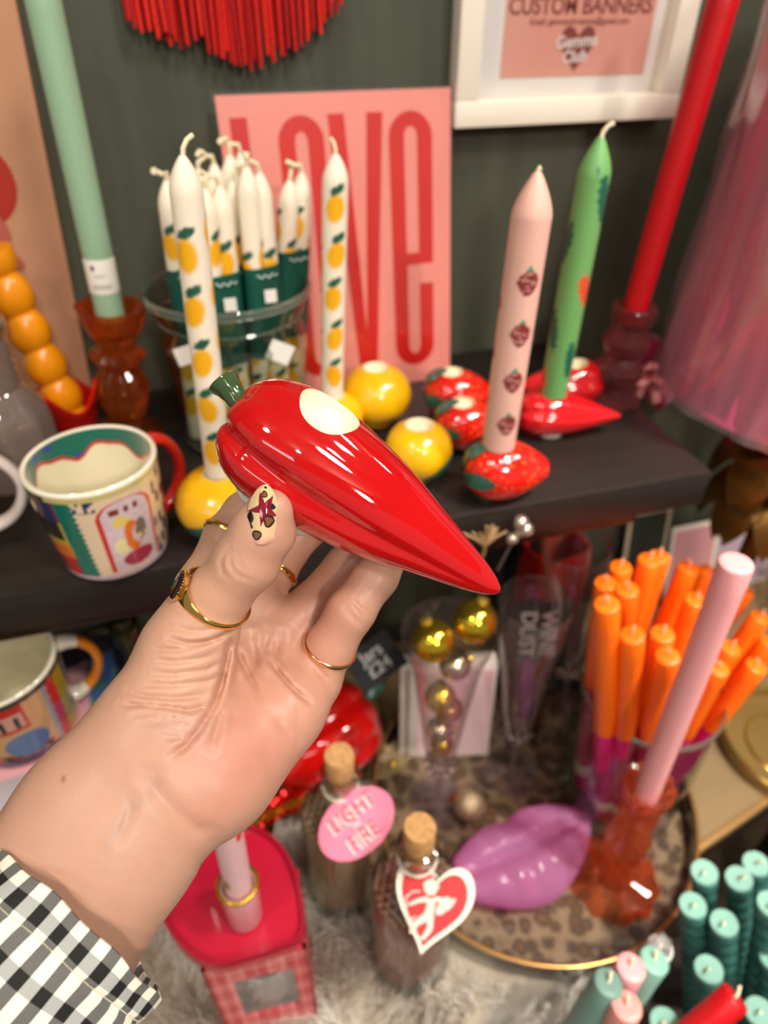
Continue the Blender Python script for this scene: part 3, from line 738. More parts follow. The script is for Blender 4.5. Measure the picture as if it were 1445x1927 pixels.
# ---- mugs
def mug(loc, R, Rb, H, label, outside, inside, hmat, hrot, group='painted mugs', tilt=0, whites=False, hs=1.0):
    t = thing('mug', tuple(loc), label, 'mug', group)
    cz = M('mug_glaze', paint=True, rough=0.10, coat=0.8)
    rimw = lin('f2e8d2')
    fa = atan2(CAM[1] - loc[1], CAM[0] - loc[0])
    n, m_ = 240, 110
    prof = [(0, 0.004), (Rb * 0.80, 0.004), (Rb * 0.84, 0.0), (Rb * 0.90, 0.0), (Rb, 0.004)]
    prof += [(Rb + (R - Rb) * (k / m_) ** 0.8, 0.004 + (H - 0.006) * k / m_) for k in range(1, m_ + 1)]
    prof += [(R - 0.0003, H - 0.0008), (R - 0.0014, H), (R - 0.0028, H - 0.0006)]
    i0 = len(prof)
    prof += [(R - 0.0036 + (Rb - R) * (k / 140) ** 1.3, H - 0.001 - (H - 0.010) * k / 140) for k in range(0, 141)]
    prof += [(Rb * 0.6, 0.0062), (0, 0.006)]
    def pt(tt, z, k):
        s_ = (tt - fa + pi) % (2 * pi) - pi      # angle to the right of the side facing the room
        if k < 5: return rimw
        if k < 5 + m_: return outside(-s_ * -1, z / H)
        if k < i0: return rimw
        return inside(s_, z / H)
    MB().lathe(prof, n, paint=pt).build('body', cz, t)
    hd = MB(); hw = []
    for k in range(25):
        a = -pi / 2 + pi * k / 24
        x_ = R * 0.93 + 0.026 * hs * cos(a) ** 0.8 if cos(a) > 0 else R * 0.93
        z_ = H * 0.52 + 0.030 * sin(a) - 0.002 * cos(a)
        if sin(a) < 0: x_ -= 0.006 * -sin(a) * 0.6
        hw.append((x_, 0, z_))
    hd.tube(hw, lambda s_: 0.0052 + 0.0018 * abs(2 * s_ - 1) ** 3, 14, flat=0.75, side=(0, 1, 0))
    ho = hd.build('handle', hmat, t); ho.rotation_euler = (0, 0, hrot)
    if whites:
        for a in (0, 24):
            e = MB().tube([hw[a], hw[min(24, a + 1) if a == 0 else a - 1], hw[2] if a == 0 else hw[22], hw[4 if a == 0 else 20]], [0.0078, 0.0074, 0.0068, 0.0060], 14, flat=0.8, side=(0, 1, 0)).build('handle_joint', M('mug_white', 'efe3cc', 0.12, coat=0.8), ho)
    return t
teal, redl, lil, beige, yel, wht, blk_, org_ = lin('0f6a5c'), lin('c62f2a'), lin('b48ab4'), lin('dcb890'), lin('b9a52c'), lin('efe2ca'), lin('2a2426'), lin('d9702a')
navy, plum, brk = lin('27305c'), lin('7a2f4a'), lin('9c4a2a')
def hsh(a, b_): return (sin(a * 127.1 + b_ * 311.7) * 43758.5453) % 1.0
def out_red(s_, z):
    d = math.degrees(s_)                       # measured positive to the right
    if z < 0.10: return mixc(lil, wht, 0.35)
    if z > 0.965: return wht
    if z > 0.915: return mixc(yel, wht, 0.25) if d > -50 else blk_
    if -43 < d < -27 - (1 - z) * -3 + 1.2 * sin(z * 110): return teal
    if d <= -43:
        k = hsh(round(d / 13), round(z * 5))
        if z > 0.7: return navy if k > .4 else plum
        if z > 0.45: return yel if k > .45 else blk_
        if z > 0.30: return org_ if k > .5 else blk_
        return plum if k > .35 else redl
    # arched panel
    cx_ = 16; hw_ = 27; top_ = 0.86
    x_ = (d - cx_) / hw_
    def arch(m_):
        a = abs(x_) / m_
        if a > 1: return False
        zt = top_ * (0.94 + 0.06 * m_) - (0.16 * (1 - sqrt(max(0, 1 - a ** 2.6))))
        return 0.12 < z < zt
    if arch(1.0):
        if not arch(0.86): return redl
        y_ = (z - 0.48) / 0.30
        # warm seated animal figure: body, head, ears, tail, cushion
        if ((x_ - 0.05) / 0.30) ** 2 + ((y_ + 0.05) / 0.55) ** 2 < 1 and not ((x_ - 0.30) / 0.25) ** 2 + ((y_ + 0.05) / 0.35) ** 2 < 1: return org_
        if ((x_ + 0.25) / 0.30) ** 2 + ((y_ - 0.55) / 0.18) ** 2 < 1: return lin('e0c46a')
        if ((x_ + 0.42) / 0.26) ** 2 + ((y_ + 0.30) / 0.30) ** 2 < 1: return lin('ead7a0')
        if ((x_ - 0.40) / 0.22) ** 2 + ((y_ - 0.05) / 0.40) ** 2 < 1: return lin('7a6a5a') if hsh(round(x_ * 9), round(y_ * 6)) > 0.4 else lin('d9c48a')
        if ((x_ - 0.12) / 0.62) ** 2 + ((y_ + 0.85) / 0.28) ** 2 < 1: return lin('a8354a')
        if abs(y_ - 0.92) < 0.10 and hsh(round(x_ * 6), 3) > 0.55: return lin('7a3a2a')
        return mixc(lil, wht, 0.42 + 0.18 * hsh(round(x_ * 7), round(y_ * 7)))
    if -27 <= d < -8: return mixc(beige, wht, 0.35) if not (z > 0.8 and hsh(round(d / 3), round(z * 40)) > 0.6) else navy
    if d > 44:
        return navy if (hsh(round(d / 5), round(z * 9)) > 0.72) else mixc(beige, wht, 0.2)
    return mixc(beige, wht, 0.3)
def in_red(s_, z):
    zl = 0.80 + 0.055 * sin(s_ * 5.0 + 0.4) + 0.02 * sin(s_ * 11)
    if z > 0.985: return wht
    if z > zl + 0.020:
        return lin('2747a0') if hsh(round(s_ * 6), round(z * 16)) > 0.965 else teal
    if z > zl - 0.012: return redl
    return lin('ece0bd')
mp_ = on_z(222, 1034, SHELF)
mug(mp_, 0.0425, 0.0360, 0.080, 'painted mug with red handle and teal inside band on shelf', lambda s_, z: out_red(s_, z), in_red, M('red_handle', 'cc1f17', 0.10, coat=0.9), radians(38))
def out_left(s_, z):
    return lin('7d8a2a') if hsh(round(s_ * 5), round(z * 4)) > 0.5 else (plum if z < 0.5 else yel)
p = on_z(-122, 1045, SHELF)
mug(p, 0.0425, 0.0370, 0.080, 'mug cut by the left frame edge with pale pink handle', out_left, lambda s_, z: wht, M('pale_handle', 'e6d4cc', 0.12, coat=0.8), radians(12), hs=1.15)
def out_org(s_, z):
    d = math.degrees(s_)
    if z > 0.97: return wht
    if z > 0.90: return lin('3a4034')
    if d > 58: return mixc(wht, lil, 0.5) if d > 66 else lin('6a6a62')
    zg = 2.2 * (abs(((z * 7) % 1) - 0.5) * 2)
    if 40 + zg < d: return lin('b09a2c')
    if 28 + zg < d: return redl
    if 23 + zg < d: return lin('9a96a8')
    if z < 0.14: return lin('3f2c6a')
    if (d + 6) ** 2 / 22 ** 2 + (z - 0.34) ** 2 / 0.17 ** 2 < 1: return lin('5f7cab')
    if z > 0.56 and -26 < d < 4:
        if z < 0.60 or z > 0.80 or d > 0: return redl
        return blk_ if abs(((d + 26) % 13) - 6.5) < 2.4 and z < 0.76 else mixc(redl, wht, 0.45)
    if z < 0.24 and d < 18: return brk if hsh(round(d / 6), round(z * 20)) > 0.4 else blk_
    return lin('d3a673')
mo = at_d(-14, 1246, 0.505); MUGO = np.array([mo[0], mo[1], mo[2] - 0.080])
mug(MUGO, 0.0440, 0.0400, 0.080, 'painted mug with orange handle below the shelf at left', out_org, lambda s_, z: lin('cfc3a2'), M('orange_handle', 'f08c0a', 0.12, coat=0.9), radians(20), whites=True)

# ---- strawberries
def straw_mesh(Lx=0.058, R=0.026):
    P = []; n, m_ = 56, 44
    for i in range(m_ + 1):
        s_ = i / m_; x_ = -Lx * 0.42 + Lx * s_
        r = R * (sin(pi * (s_ * 0.94 + 0.03)) ** 0.52) * (1.08 - 0.50 * s_)
        if i in (0, m_): r = 1e-4
        row = []
        for j in range(n):
            a = 2 * pi * j / n; dz = 1 + 0.018 * sin(9 * a + 3 * (i % 2)) * sin(s_ * 34)
            row.append((x_, r * dz * cos(a), max(-R * 0.80, r * dz * sin(a) * 0.98)))
        P.append(row)
    b = MB().grid(P, cv=True)
    b.f.append(tuple(range(n))[::-1]); b.f.append(tuple((m_) * n + j for j in range(n))); b.m += [0, 0]; b.c = [(1, 1, 1)] * len(b.v)
    return b, R * 0.80
strawm = M('strawberry_glaze', 'd4190f', 0.13, coat=0.9)
nt = strawm.node_tree
if not nt.nodes.get('seeds'):
    vo = nt.nodes.new('ShaderNodeTexVoronoi'); vo.name = 'seeds'; vo.inputs['Scale'].default_value = 190
    tc = nt.nodes.new('ShaderNodeTexCoord'); nt.links.new(tc.outputs['Object'], vo.inputs['Vector'])
    cr = nt.nodes.new('ShaderNodeValToRGB'); cr.color_ramp.elements[0].position = 0.16; cr.color_ramp.elements[0].color = (*lin('f0602a'), 1)
    cr.color_ramp.elements[1].position = 0.34; cr.color_ramp.elements[1].color = (*lin('d4190f'), 1)
    nt.links.new(vo.outputs['Distance'], cr.inputs[0]); nt.links.new(cr.outputs[0], nt.nodes['Principled BSDF'].inputs['Base Color'])
def strawberry(loc, rz, label, scale=1.0):
    b, zoff = straw_mesh(0.062 * scale, 0.0275 * scale)
    t = thing('strawberry_candle_holder', tuple(loc), label, 'candle holder', 'strawberry candle holders', rz)
    o = b.build('body', strawm, t)
    o.location = (0, 0, zoff)
    wz = 0.0262 * scale + zoff
    cut = MB().lathe([(0, -0.008), (0.0104, -0.008), (0.0104, 0.02), (0, 0.02)], 32)
    cut.v = [(x_ - 0.004, y_, z_ + 0.0255 * scale) for x_, y_, z_ in cut.v]
    boolean_cut(o, cut, cream, t)
    # green leaf crown at the -x end
    for k in range(5):
        a = 2 * pi * k / 5 + 0.5; P = []
        for i in range(9):
            s_ = i / 8; row = []
            for j in range(5):
                w_ = (j / 4 - 0.5) * 2; wd = 0.36 * (1 - s_ ** 2.2) * (0.55 + 0.45 * min(1, s_ * 4))
                aa = a + w_ * wd; ss = 0.02 + s_ * 0.30
                r = 0.0275 * scale * (sin(pi * (ss * 0.94 + 0.03)) ** 0.52) * (1.08 - 0.50 * ss) + 0.0012 + 0.0022 * s_
                if i == 0: r *= 0.2
                x_ = -0.062 * scale * 0.42 + 0.062 * scale * ss - (0.0035 * (1 - s_))
                row.append((x_, r * cos(aa), max(-zoff + 0.0005, r * sin(aa) * 0.98) + zoff))
            P.append(row)
        MB().grid(P).build('leaf', gm, t)
    return t
p = on_z(852, 782, SHELF); strawberry(p, radians(-18), 'strawberry holder farthest back, beside the LOVE print', 1.05)
p = on_z(872, 838, SHELF); strawberry(p, radians(-14), 'empty strawberry holder in the middle of the three strawberries', 1.0)
sb, st_ = stand(937, 838, SHELF + 0.046, 1012, 325)
strawberry((sb[0] + 0.004, sb[1], SHELF), radians(-14), 'front strawberry holder carrying the pink berry candle', 1.08)
# pink candle with strawberries
def berry_paint(h):
    base, brd, lf = lin('dcab9b'), lin('7c2c2c'), lin('3f8f6c')
    bs = [(fa0 + da, h - 0.060 - 0.033 * i) for i in range(7) for da, i in (((0.30 if i % 1 == 0 else 0), i),)] if False else []
    for i in range(8):
        bs.append((0.35, h - 0.062 - 0.0345 * i)); bs.append((0.35 - 2.1, h - 0.080 - 0.0345 * i)); bs.append((0.35 + 2.1, h - 0.080 - 0.0345 * i))
    def f(s_, z):
        c = base
        for a, zc in bs:
            x_ = ((s_ - a + pi) % (2 * pi) - pi) * 0.0112; y_ = z - zc
            e = (x_ / 0.0066) ** 2 + (y_ / (0.0080)) ** 2 * (1.0 if y_ > 0 else 1.0) + (x_ / 0.0066) ** 2 * max(0, -y_ / 0.008)
            if e < 1:
                return mixc(brd, base, 0.75) if (hsh(round(x_ * 900), round(y_ * 900)) > 0.80 and e < 0.7) else brd
            if 0.0075 < y_ < 0.0115 and abs(x_) < 0.0035 and (abs(x_) * 2 + y_ < 0.0125): c = lf
        return c
    return f
def printed_candle(name, B, T, r, fn, label, matname='printed_wax', shoulder=0.024, n=64, m_=170, wick=0.2, wl=0.009):
    h = float(np.linalg.norm(T - B)); fp = fn(h)
    P = [(0, 0), (r * 0.97, 0)] + [(r, 0.0005 + (h - shoulder) * k / m_) for k in range(m_ + 1)]
    for k in range(1, 10): a = k / 9; P.append((r * (1 - a ** 1.5 * 0.80), h - shoulder + shoulder * a))
    P.append((0, h))
    fa = atan2(CAM[1] - B[1], CAM[0] - B[0])
    o = MB().lathe(P, n, paint=lambda tt, z, k: fp((tt - fa + pi) % (2 * pi) - pi, z)).build(name, waxp); o.location = B; aim(o, T - B)
    tag(o, label, 'candle'); MB().tube(wick_pts(h, wl, wick, -0.4), 0.0016, 6).build('wick', wick_m, o); return o
printed_candle('berry_candle', sb, st_, 0.0125, berry_paint, 'pale pink taper printed with dark red berries in front strawberry', wl=0.003)

# ---- chilli pepper builder (also used for the big one in the hand)
def pepper_mesh(L, prof, lobes, n=160, m_=150, depthf=None, flat=0.94, bend=0.0):
    """axis along +x from the stem end, groove angles in lobes = [(angle, depth, width)]"""
    xs = [p_[0] for p_ in prof]; rs = [p_[1] for p_ in prof]; P = []
    # arc along the profile curve
    for i in range(m_ + 1):
        s_ = i / m_ * (len(prof) - 1); k = min(int(s_), len(prof) - 2); f_ = s_ - k
        p0, p1, p2, p3 = (prof[max(k - 1, 0)], prof[k], prof[k + 1], prof[min(k + 2, len(prof) - 1)])
        cr_ = lambda a, b_, c, d: 0.5 * ((2 * b_) + (-a + c) * f_ + (2 * a - 5 * b_ + 4 * c - d) * f_ ** 2 + (-a + 3 * b_ - 3 * c + d) * f_ ** 3)
        x_, r = cr_(*[q[0] for q in (p0, p1, p2, p3)]), max(1e-5, cr_(*[q[1] for q in (p0, p1, p2, p3)]))
        row = []; fade = max(0.0, 1 - x_ / (L * 0.97)) ** 0.55 if x_ > 0 else 1
        for j in range(n):
            a = 2 * pi * j / n; g = 0
            for (ga, gd, gw) in lobes:
                d = (a - ga - 0.10 * x_ / L + pi) % (2 * pi) - pi
                g += gd * exp(-(d / gw) ** 2)
            rr = r * (1 - g * fade * (1.25 if x_ < 0.012 * L / 0.117 else 1))
            xx = x_ + (g * fade * 0.010 * L / 0.117 if x_ < 0.03 * L else 0)
            row.append((xx * L / L, rr * cos(a), rr * sin(a) * flat + bend * (x_ / L) ** 2))
        P.append(row)
    b = MB().grid(P, cv=True)
    b.f.append(tuple(range(n))[::-1]); b.f.append(tuple(m_ * n + j for j in range(n))); b.m += [0, 0]
    return b
def chili(loc, rz, label, scale=1.0, zc=0.019):
    L = 0.088 * scale
    prof = [(0.006, 0.0), (0.002, 0.006), (0.0, 0.012), (0.004, 0.018), (0.014, 0.0225), (0.028, 0.0225), (0.045, 0.0185), (0.062, 0.0125), (0.076, 0.0065), (0.086, 0.0022), (0.088, 0.0)]
    prof = [(a * scale, r * scale) for a, r in prof]
    lob = [(pi / 2 + 1.05 + k * 1.35, 0.13, 0.22) for k in range(4)]
    t = thing('chili_candle_holder', tuple(loc), label, 'candle holder', 'chili pepper candle holders', rz)
    o = pepper_mesh(L, prof, lob, 72, 60).build('body', M('chili_glaze', 'c8121a', 0.10, coat=1.0, noise=(16, 0.12)), t); o.location = (-0.028 * scale, 0, zc)
    cut = MB().lathe([(0, 0.012), (0.0106, 0.012), (0.0106, 0.04), (0, 0.04)], 32); cut.v = [(x_ + 0.026 * scale, y_, z_) for x_, y_, z_ in cut.v]
    boolean_cut(o, cut, cream, t)
    MB().tube([(-0.026 * scale, 0, zc), (-0.034 * scale, 0.001, zc + 0.002), (-0.041 * scale, 0.003, zc + 0.006)], [0.0040, 0.0042, 0.0062], 16).build('stem', gm, t)
    MB().lathe([(0, 0), (0.013, 0), (0.0135, 0.002), (0.011, 0.004)], 32).build('foot', M('white_bisque', 'd8d2cc', 0.6), t)
    return t
gb, gt = stand(1040, 742, SHELF + 0.038, 1131, 258)
chili((gb[0] + 0.002, gb[1], SHELF), radians(-20), 'front red chili pepper holder carrying the green candle', 1.02)
p = on_z(1068, 752, SHELF); chili(p, radians(176), 'back red chili pepper holder, empty, behind the green candle', 1.0)
def leafy(h):
    base, lf, rd = lin('6ba05c'), lin('1c5b46'), lin('d0502a')
    sh = [(1.05, h - 0.040, 0.0055, 0.018, 0.25, lf), (-1.15, h - 0.072, 0.0055, 0.016, -0.2, lf), (0.95, h - 0.105, 0.006, 0.014, 0.35, rd), (-0.9, h - 0.14, 0.005, 0.018, 0.2, lf), (0.85, h - 0.165, 0.005, 0.017, 0.1, lf), (0.2, h - 0.02, 0.001, 0.002, 0, lf), (-1.2, h - 0.185, 0.005, 0.012, 0.2, rd), (2.6, h - 0.09, 0.006, 0.02, 0.2, lf)]
    def f(s_, z):
        c = base
        for a, zc, rx, rz_, til, cc in sh:
            x_ = ((s_ - a + pi) % (2 * pi) - pi) * 0.012; y_ = z - zc
            u = x_ * cos(til) + y_ * sin(til); v = -x_ * sin(til) + y_ * cos(til)
            if (u / rx) ** 2 + (v / rz_) ** 2 < 1 + 0.25 * sin(v * 900): c = cc
        return c
    return f
printed_candle('leaf_candle', gb, gt, 0.0118, leafy, 'light green taper printed with dark leaves in front chili', wick=0.9)

# ---- red taper in smoky rose glass candlestick
rb, rt_ = stand(1150, 752, SHELF, 1196, 575)
rosy = glassy('rose_glass', 'd8989c', 0.24, ior=1.3, hot='a8585a', clear=0.3)
rp = [(0, 0), (0.026, 0), (0.027, 0.03), (0.022, 0.07), (0.016, 0.12), (0.014, 0.18), (0.0205, 0.26), (0.0235, 0.36), (0.019, 0.45), (0.0150, 0.50), (0.0205, 0.57), (0.0225, 0.66), (0.018, 0.74), (0.0165, 0.80), (0.020, 0.88), (0.0205, 0.98), (0.0190, 1.0), (0.0125, 0.99), (0.0120, 0.86), (0, 0.86)]
candlestick(rb, rt_, 'smoky rose glass candlestick at the back holding the red taper', rosy, rp, 6, 0.03)
cb_ = rb + (rt_ - rb) * 0.86; tp = on_y(1378, -60, rb[1]); ch = float(np.linalg.norm(tp - cb_))
t = lean_thing('taper_candle', cb_, tp, 'tall plain red taper rising in front of the white frame', 'candle')
MB().lathe(taper_prof(0.0112, ch, 0.0112), 40).build('wax', M('red_wax', 'b40912', 0.38, sss=0.1), t)
MB().tube(wick_pts(ch), 0.0011, 6).build('wick', wick_m, t)
# ================================================================== right end, lamp and table things
# ---- magenta heart with bow hanging on the wall past the end of the shelf
yh = WALL - 0.028
hc = on_y(1250, 702, yh)
t = thing('heart_decoration', (hc[0], yh, hc[2]), 'magenta padded heart with pink ribbon bow hanging beside the lampshade', 'decoration')
b = MB(); HP = heart(0.100, 0.100, 48)
for k, (sc_, zz) in enumerate(((0.86, -0.022), (1.0, -0.010), (1.0, 0.0), (0.96, 0.008), (0.8, 0.015), (0.5, 0.020), (0.15, 0.0215))):
    pass
rings = [[(x * s_, -zz, y * s_) for x, y in HP] for s_, zz in ((0.86, -0.022), (1.0, -0.010), (1.0, 0.0), (0.96, 0.008), (0.8, 0.015), (0.5, 0.020), (0.12, 0.0215))]
b.grid(rings, cv=True); b.f.append(tuple(range(48))); b.f.append(tuple(6 * 48 + j for j in range(48))[::-1]); b.m += [0, 0]
b.build('heart', M('magenta_satin', 'bb1254', 0.35, sheen=0.3, noise=(20, 0.1)), t)
bp = on_y(1222, 690, yh - 0.035) - np.array([hc[0], yh, hc[2]])
pinkr = M('pink_ribbon', 'd98a86', 0.4, sheen=0.3, noise=(40, 0.12))
for sgn, n_ in ((-1, 3), (1, 3)):
    for k in range(n_):
        L_ = 0.032 - 0.004 * k; th = -pi / 2 + sgn * (0.35 + 0.32 * k); P = []
        for i in range(17):
            a = 2 * pi * i / 16; rr = L_ * 0.5 * (1 - cos(a)); ww = 0.0095 * sin(a)
            c_ = np.array([cos(th) * rr - sin(th) * ww, -0.003 * k, sin(th) * rr + cos(th) * ww]) + bp
            P.append([tuple(c_ + np.array([0, -0.0045, 0])), tuple(c_ + np.array([0, 0.0045, 0]))])
        MB().grid(P).build('ribbon_loop', pinkr, t)
MB().ball(tuple(bp), 0.0055, scale=(1.2, 0.9, 1)).build('knot', pinkr, t)
for dx in (-0.012, 0.020):
    P = [[tuple(bp + np.array([dx * s_ - 0.004, -0.002, -0.048 * s_])), tuple(bp + np.array([dx * s_ + 0.005, -0.004, -0.048 * s_ + 0.002]))] for s_ in np.linspace(0, 1, 7)]
    MB().grid(P).build('ribbon_tail', pinkr, t)
MB().tube([(0, 0.012, 0.030), (0, 0.020, 0.06)], 0.0006, 6).build('hanging_loop', pinkr, t)

# ---- lamp with pink shade in plastic wrap
sh_c = at_d(1548, 722, 0.64)                         # middle of the shade's lower ring
lx_, ly_ = sh_c[0], sh_c[1]
t = thing('table_lamp', (lx_, ly_, TABLE), 'gold palm leaf table lamp with pink shade in plastic wrap', 'lamp')
zs = sh_c[2] - TABLE; R0, R1, HS = 0.146, 0.130, 0.300
pinkm = M('pink_shade_fabric', 'd9688c', 0.6, noise=(9, 0.14), stretch=(4, 4, 0.7))
plt = lambda tt, z, r, k: r * (1 + 0.012 * sin(46 * tt))
MB().lathe([(R0 + (R1 - R0) * k / 20, zs + HS * k / 20) for k in range(21)], 180, mod=plt).build('lamp_shade', pinkm, t)
MB().lathe([(R0 * 0.99, zs + 0.001), (R0 * 1.012, zs - 0.0005), (R0 * 1.01, zs + 0.004), (R0 * 0.985, zs + 0.003)], 90).build('shade_ring', M('pink_trim', 'd0708a', 0.5), t)
wrapm = film('plastic_wrap', 'f3d3dc', refl=0.16, rough=0.18, tint=0.96, haze=0.20)
rr_ = random.Random(5)
cr_ = [[rr_.uniform(-1, 1) for _ in range(48)] for _ in range(9)]
P = []
for i in range(49):
    s_ = i / 48; row = []
    for j in range(96):
        a = 2 * pi * j / 96; q = cr_[i // 6 if i // 6 < 8 else 8][j // 2]; q2 = cr_[min(i // 6 + 1, 8)][j // 2]
        f_ = (i % 6) / 6; cr__ = q * (1 - f_) + q2 * f_
        r = (R0 + (R1 - R0) * s_) * 1.035 + 0.0022 * cr__ + 0.003 * sin(5 * a + 6 * s_) + (0.010 * max(0, s_ - 0.35))
        row.append((r * cos(a), r * sin(a), zs - 0.006 + (HS + 0.03) * s_))
    P.append(row)
MB().grid(P, cv=True).build('plastic_wrap', wrapm, t, label='crumpled clear plastic wrapping round the shade')
goldm = M('antique_gold', '7d5a26', 0.34, metal=0.75, noise=(30, 0.35), bump=(120, 0.4))
MB().lathe([(0, 0), (0.052, 0), (0.054, 0.006), (0.046, 0.012), (0.030, 0.018), (0.014, 0.030), (0.010, 0.05), (0.010, zs + 0.10), (0, zs + 0.10)], 40).build('stem', goldm, t)
def palm(zb, n_, L_, drop, w_, a0=0.0, out=0.6):
    for k in range(n_):
        a = a0 + 2 * pi * k / n_; d = np.array([cos(a), sin(a), 0]); sd = np.array([-sin(a), cos(a), 0]); P = []
        for i in range(13):
            s_ = i / 12; c_ = d * (0.011 + L_ * out * sin(s_ * 1.5)) + np.array([0, 0, zb + 0.012 * sin(s_ * pi) - drop * s_ ** 1.7])
            ww = w_ * sin(pi * min(1, 0.06 + s_ * 0.90)) ** 0.6
            row = []
            for j in range(9):
                u = (j / 8 - 0.5) * 2; rib = 0.0028 * (1 if j % 2 == 0 else -1) * s_
                row.append(tuple(c_ + sd * (ww * u) + np.array([0, 0, -0.010 * u * u + rib])))
            P.append(row)
        MB().grid(P).build('palm_leaf', goldm, t)
palm(zs - 0.012, 7, 0.085, 0.052, 0.024, 0.3)
palm(zs - 0.062, 7, 0.100, 0.052, 0.027, 0.75)
palm(zs - 0.112, 8, 0.095, 0.050, 0.026, 0.2)

# ---- flat pink and white gift cards behind, at right
def card(name, pxl, pxr, pyt, yw, col, border, label, bw_=0.007):
    """card leaning back on the wall, foot on the table"""
    l_, r_ = on_y(pxl, pyt, yw), on_y(pxr, pyt, yw); w_ = float(r_[0] - l_[0]); h = float((l_[2] + r_[2]) / 2 - TABLE)
    t = thing(name, (float(l_[0] + r_[0]) / 2, yw - 0.030, TABLE), label, 'card')
    tl = atan2(0.030, h); rot = Matrix.Rotation(-tl, 3, 'X'); hh = sqrt(h * h + 0.0009)
    MB().box(tuple(rot @ Vector((0, 0, hh / 2))), (w_, 0.004, hh), 0.0008, rot=rot).build('backing', M('card_edge_' + border, border, 0.5, noise=(20, 0.04)), t, auto=40)
    MB().box(tuple(rot @ Vector((0, -0.0023, hh / 2))), (w_ - 2 * bw_, 0.001, hh - 2 * bw_), rot=rot).build('face', M('card_' + col, col, 0.4, noise=(12, 0.06)), t, smooth=False)
card('greeting_card', 1186, 1262, 958, 0.650, '222d27', 'b9a68a', 'dark green card with cream border leaning behind the orange candles', 0.006)
card('greeting_card', 1268, 1352, 985, 0.640, 'd8989c', 'e7dccb', 'pink card with white border leaning on wall beside the gold lamp', 0.006)
card('greeting_card', 1360, 1470, 948, 0.650, 'c2aab8', 'e7dccb', 'pale lilac card leaning on the wall behind the gold lamp', 0.006)

# ---- gold ornate stand and round gold tin at the right edge
p = on_z(1480, 1135, TABLE); t = thing('ornate_gold_frame', tuple(p), 'ornate gold ring frame standing at the right edge behind candles', 'frame')
b = MB(); ringp = [(0.0, 0.052 * cos(2 * pi * k / 40), 0.056 + 0.050 * sin(2 * pi * k / 40)) for k in range(40)]
b.tube(ringp, lambda s_: 0.0058 + 0.0016 * sin(s_ * 2 * pi * 20), 12, closed=True); b.build('ring', M('old_gold_rope', 'a87c34', 0.3, metal=0.8, bump=(200, 0.4)), t)
MB().box((0, 0, 0.003), (0.03, 0.06, 0.006), 0.002).build('foot', goldm, t, auto=40)
MB().lathe([(0, -0.002), (0.045, -0.002), (0.045, 0.002), (0, 0.002)], 32).build('lilac_glass', M('lilac_glass', 'a79bc4', 0.2), t).rotation_euler = (0, pi / 2, 0)
t.children[-1].location = (0, 0, 0.056); t.rotation_euler = (0, 0, radians(-50))
p = on_z(1478, 1410, TABLE); t = thing('round_tin', tuple(p), 'round gold rimmed tin lid on the table at right edge', 'tin')
tinm = M('gold_tin', '8a6c3c', 0.35, metal=0.25, noise=(10, 0.1)); gld = M('bright_gold', 'd8b560', 0.22, metal=0.9)
MB().lathe([(0, 0.001), (0.082, 0.001), (0.083, 0.003), (0.083, 0.020), (0.081, 0.022), (0.0795, 0.020), (0.0790, 0.006), (0, 0.006)], 72).build('lid', tinm, t)
MB().lathe([(0.0785, 0.0205), (0.081, 0.0235), (0.0838, 0.0205), (0.081, 0.0185), (0.0785, 0.0205)], 72).build('rim', gld, t)
MB().lathe([(0.046, 0.0065), (0.0485, 0.0085), (0.051, 0.0065)], 60).build('inner_ring', gld, t)

# ---- leopard tray
t = thing('round_tray', (TX, TY, TRAYZ), 'round black tray with gold rim and leopard print base', 'tray')
ext = MB().lathe([(0, 0.0), (TR_ * 0.97, 0.0), (TR_ * 0.985, 0.002), (TR_, 0.029), (TR_ * 0.985, 0.029), (TR_ * 0.968, 0.006)], 120); ext.build('wall', M('black_lacquer', '0d0b0b', 0.10, coat=0.8), t)
MB().lathe([(TR_ * 0.983, 0.029), (TR_ * 0.985, 0.0312), (TR_ * 0.995, 0.0322), (TR_ * 1.006, 0.0312), (TR_ * 1.006, 0.029), (TR_ * 0.983, 0.029)], 120).build('rim', M('rim_gold', 'b98a50', 0.28, metal=0.7), t)
leo = M('leopard_print', '6b5236', 0.30, coat=0.5); nt = leo.node_tree; bs = nt.nodes['Principled BSDF']
tc = nt.nodes.new('ShaderNodeTexCoord'); nz = nt.nodes.new('ShaderNodeTexNoise'); nz.inputs['Scale'].default_value = 60
vo = nt.nodes.new('ShaderNodeTexVoronoi'); vo.inputs['Scale'].default_value = 62; vo.inputs['Randomness'].default_value = 0.9
mxv = nt.nodes.new('ShaderNodeMix'); mxv.data_type = 'VECTOR'; mxv.inputs['Factor'].default_value = 0.012
nt.links.new(tc.outputs['Object'], nz.inputs['Vector']); nt.links.new(tc.outputs['Object'], mxv.inputs['A']); nt.links.new(nz.outputs['Color'], mxv.inputs['B'])
nt.links.new(mxv.outputs['Result'], vo.inputs['Vector'])
cr = nt.nodes.new('ShaderNodeValToRGB'); e = cr.color_ramp.elements
e[0].position = 0.0; e[0].color = (*lin('6a4a2c'), 1); e[1].position = 0.24; e[1].color = (*lin('57401f'), 1)
for pos, c_ in ((0.28, '45362a'), (0.43, '48382b'), (0.54, '76624a'), (0.8, '806a50')):
    el = cr.color_ramp.elements.new(pos); el.color = (*lin(c_), 1)
nt.links.new(vo.outputs['Distance'], cr.inputs[0]); nt.links.new(cr.outputs[0], bs.inputs['Base Color'])
MB().lathe([(0, 0.0045), (TR_ * 0.972, 0.0045)], 120).build('leopard_base', leo, t, label='glossy leopard print base')
TZ = TRAYZ + 0.0048

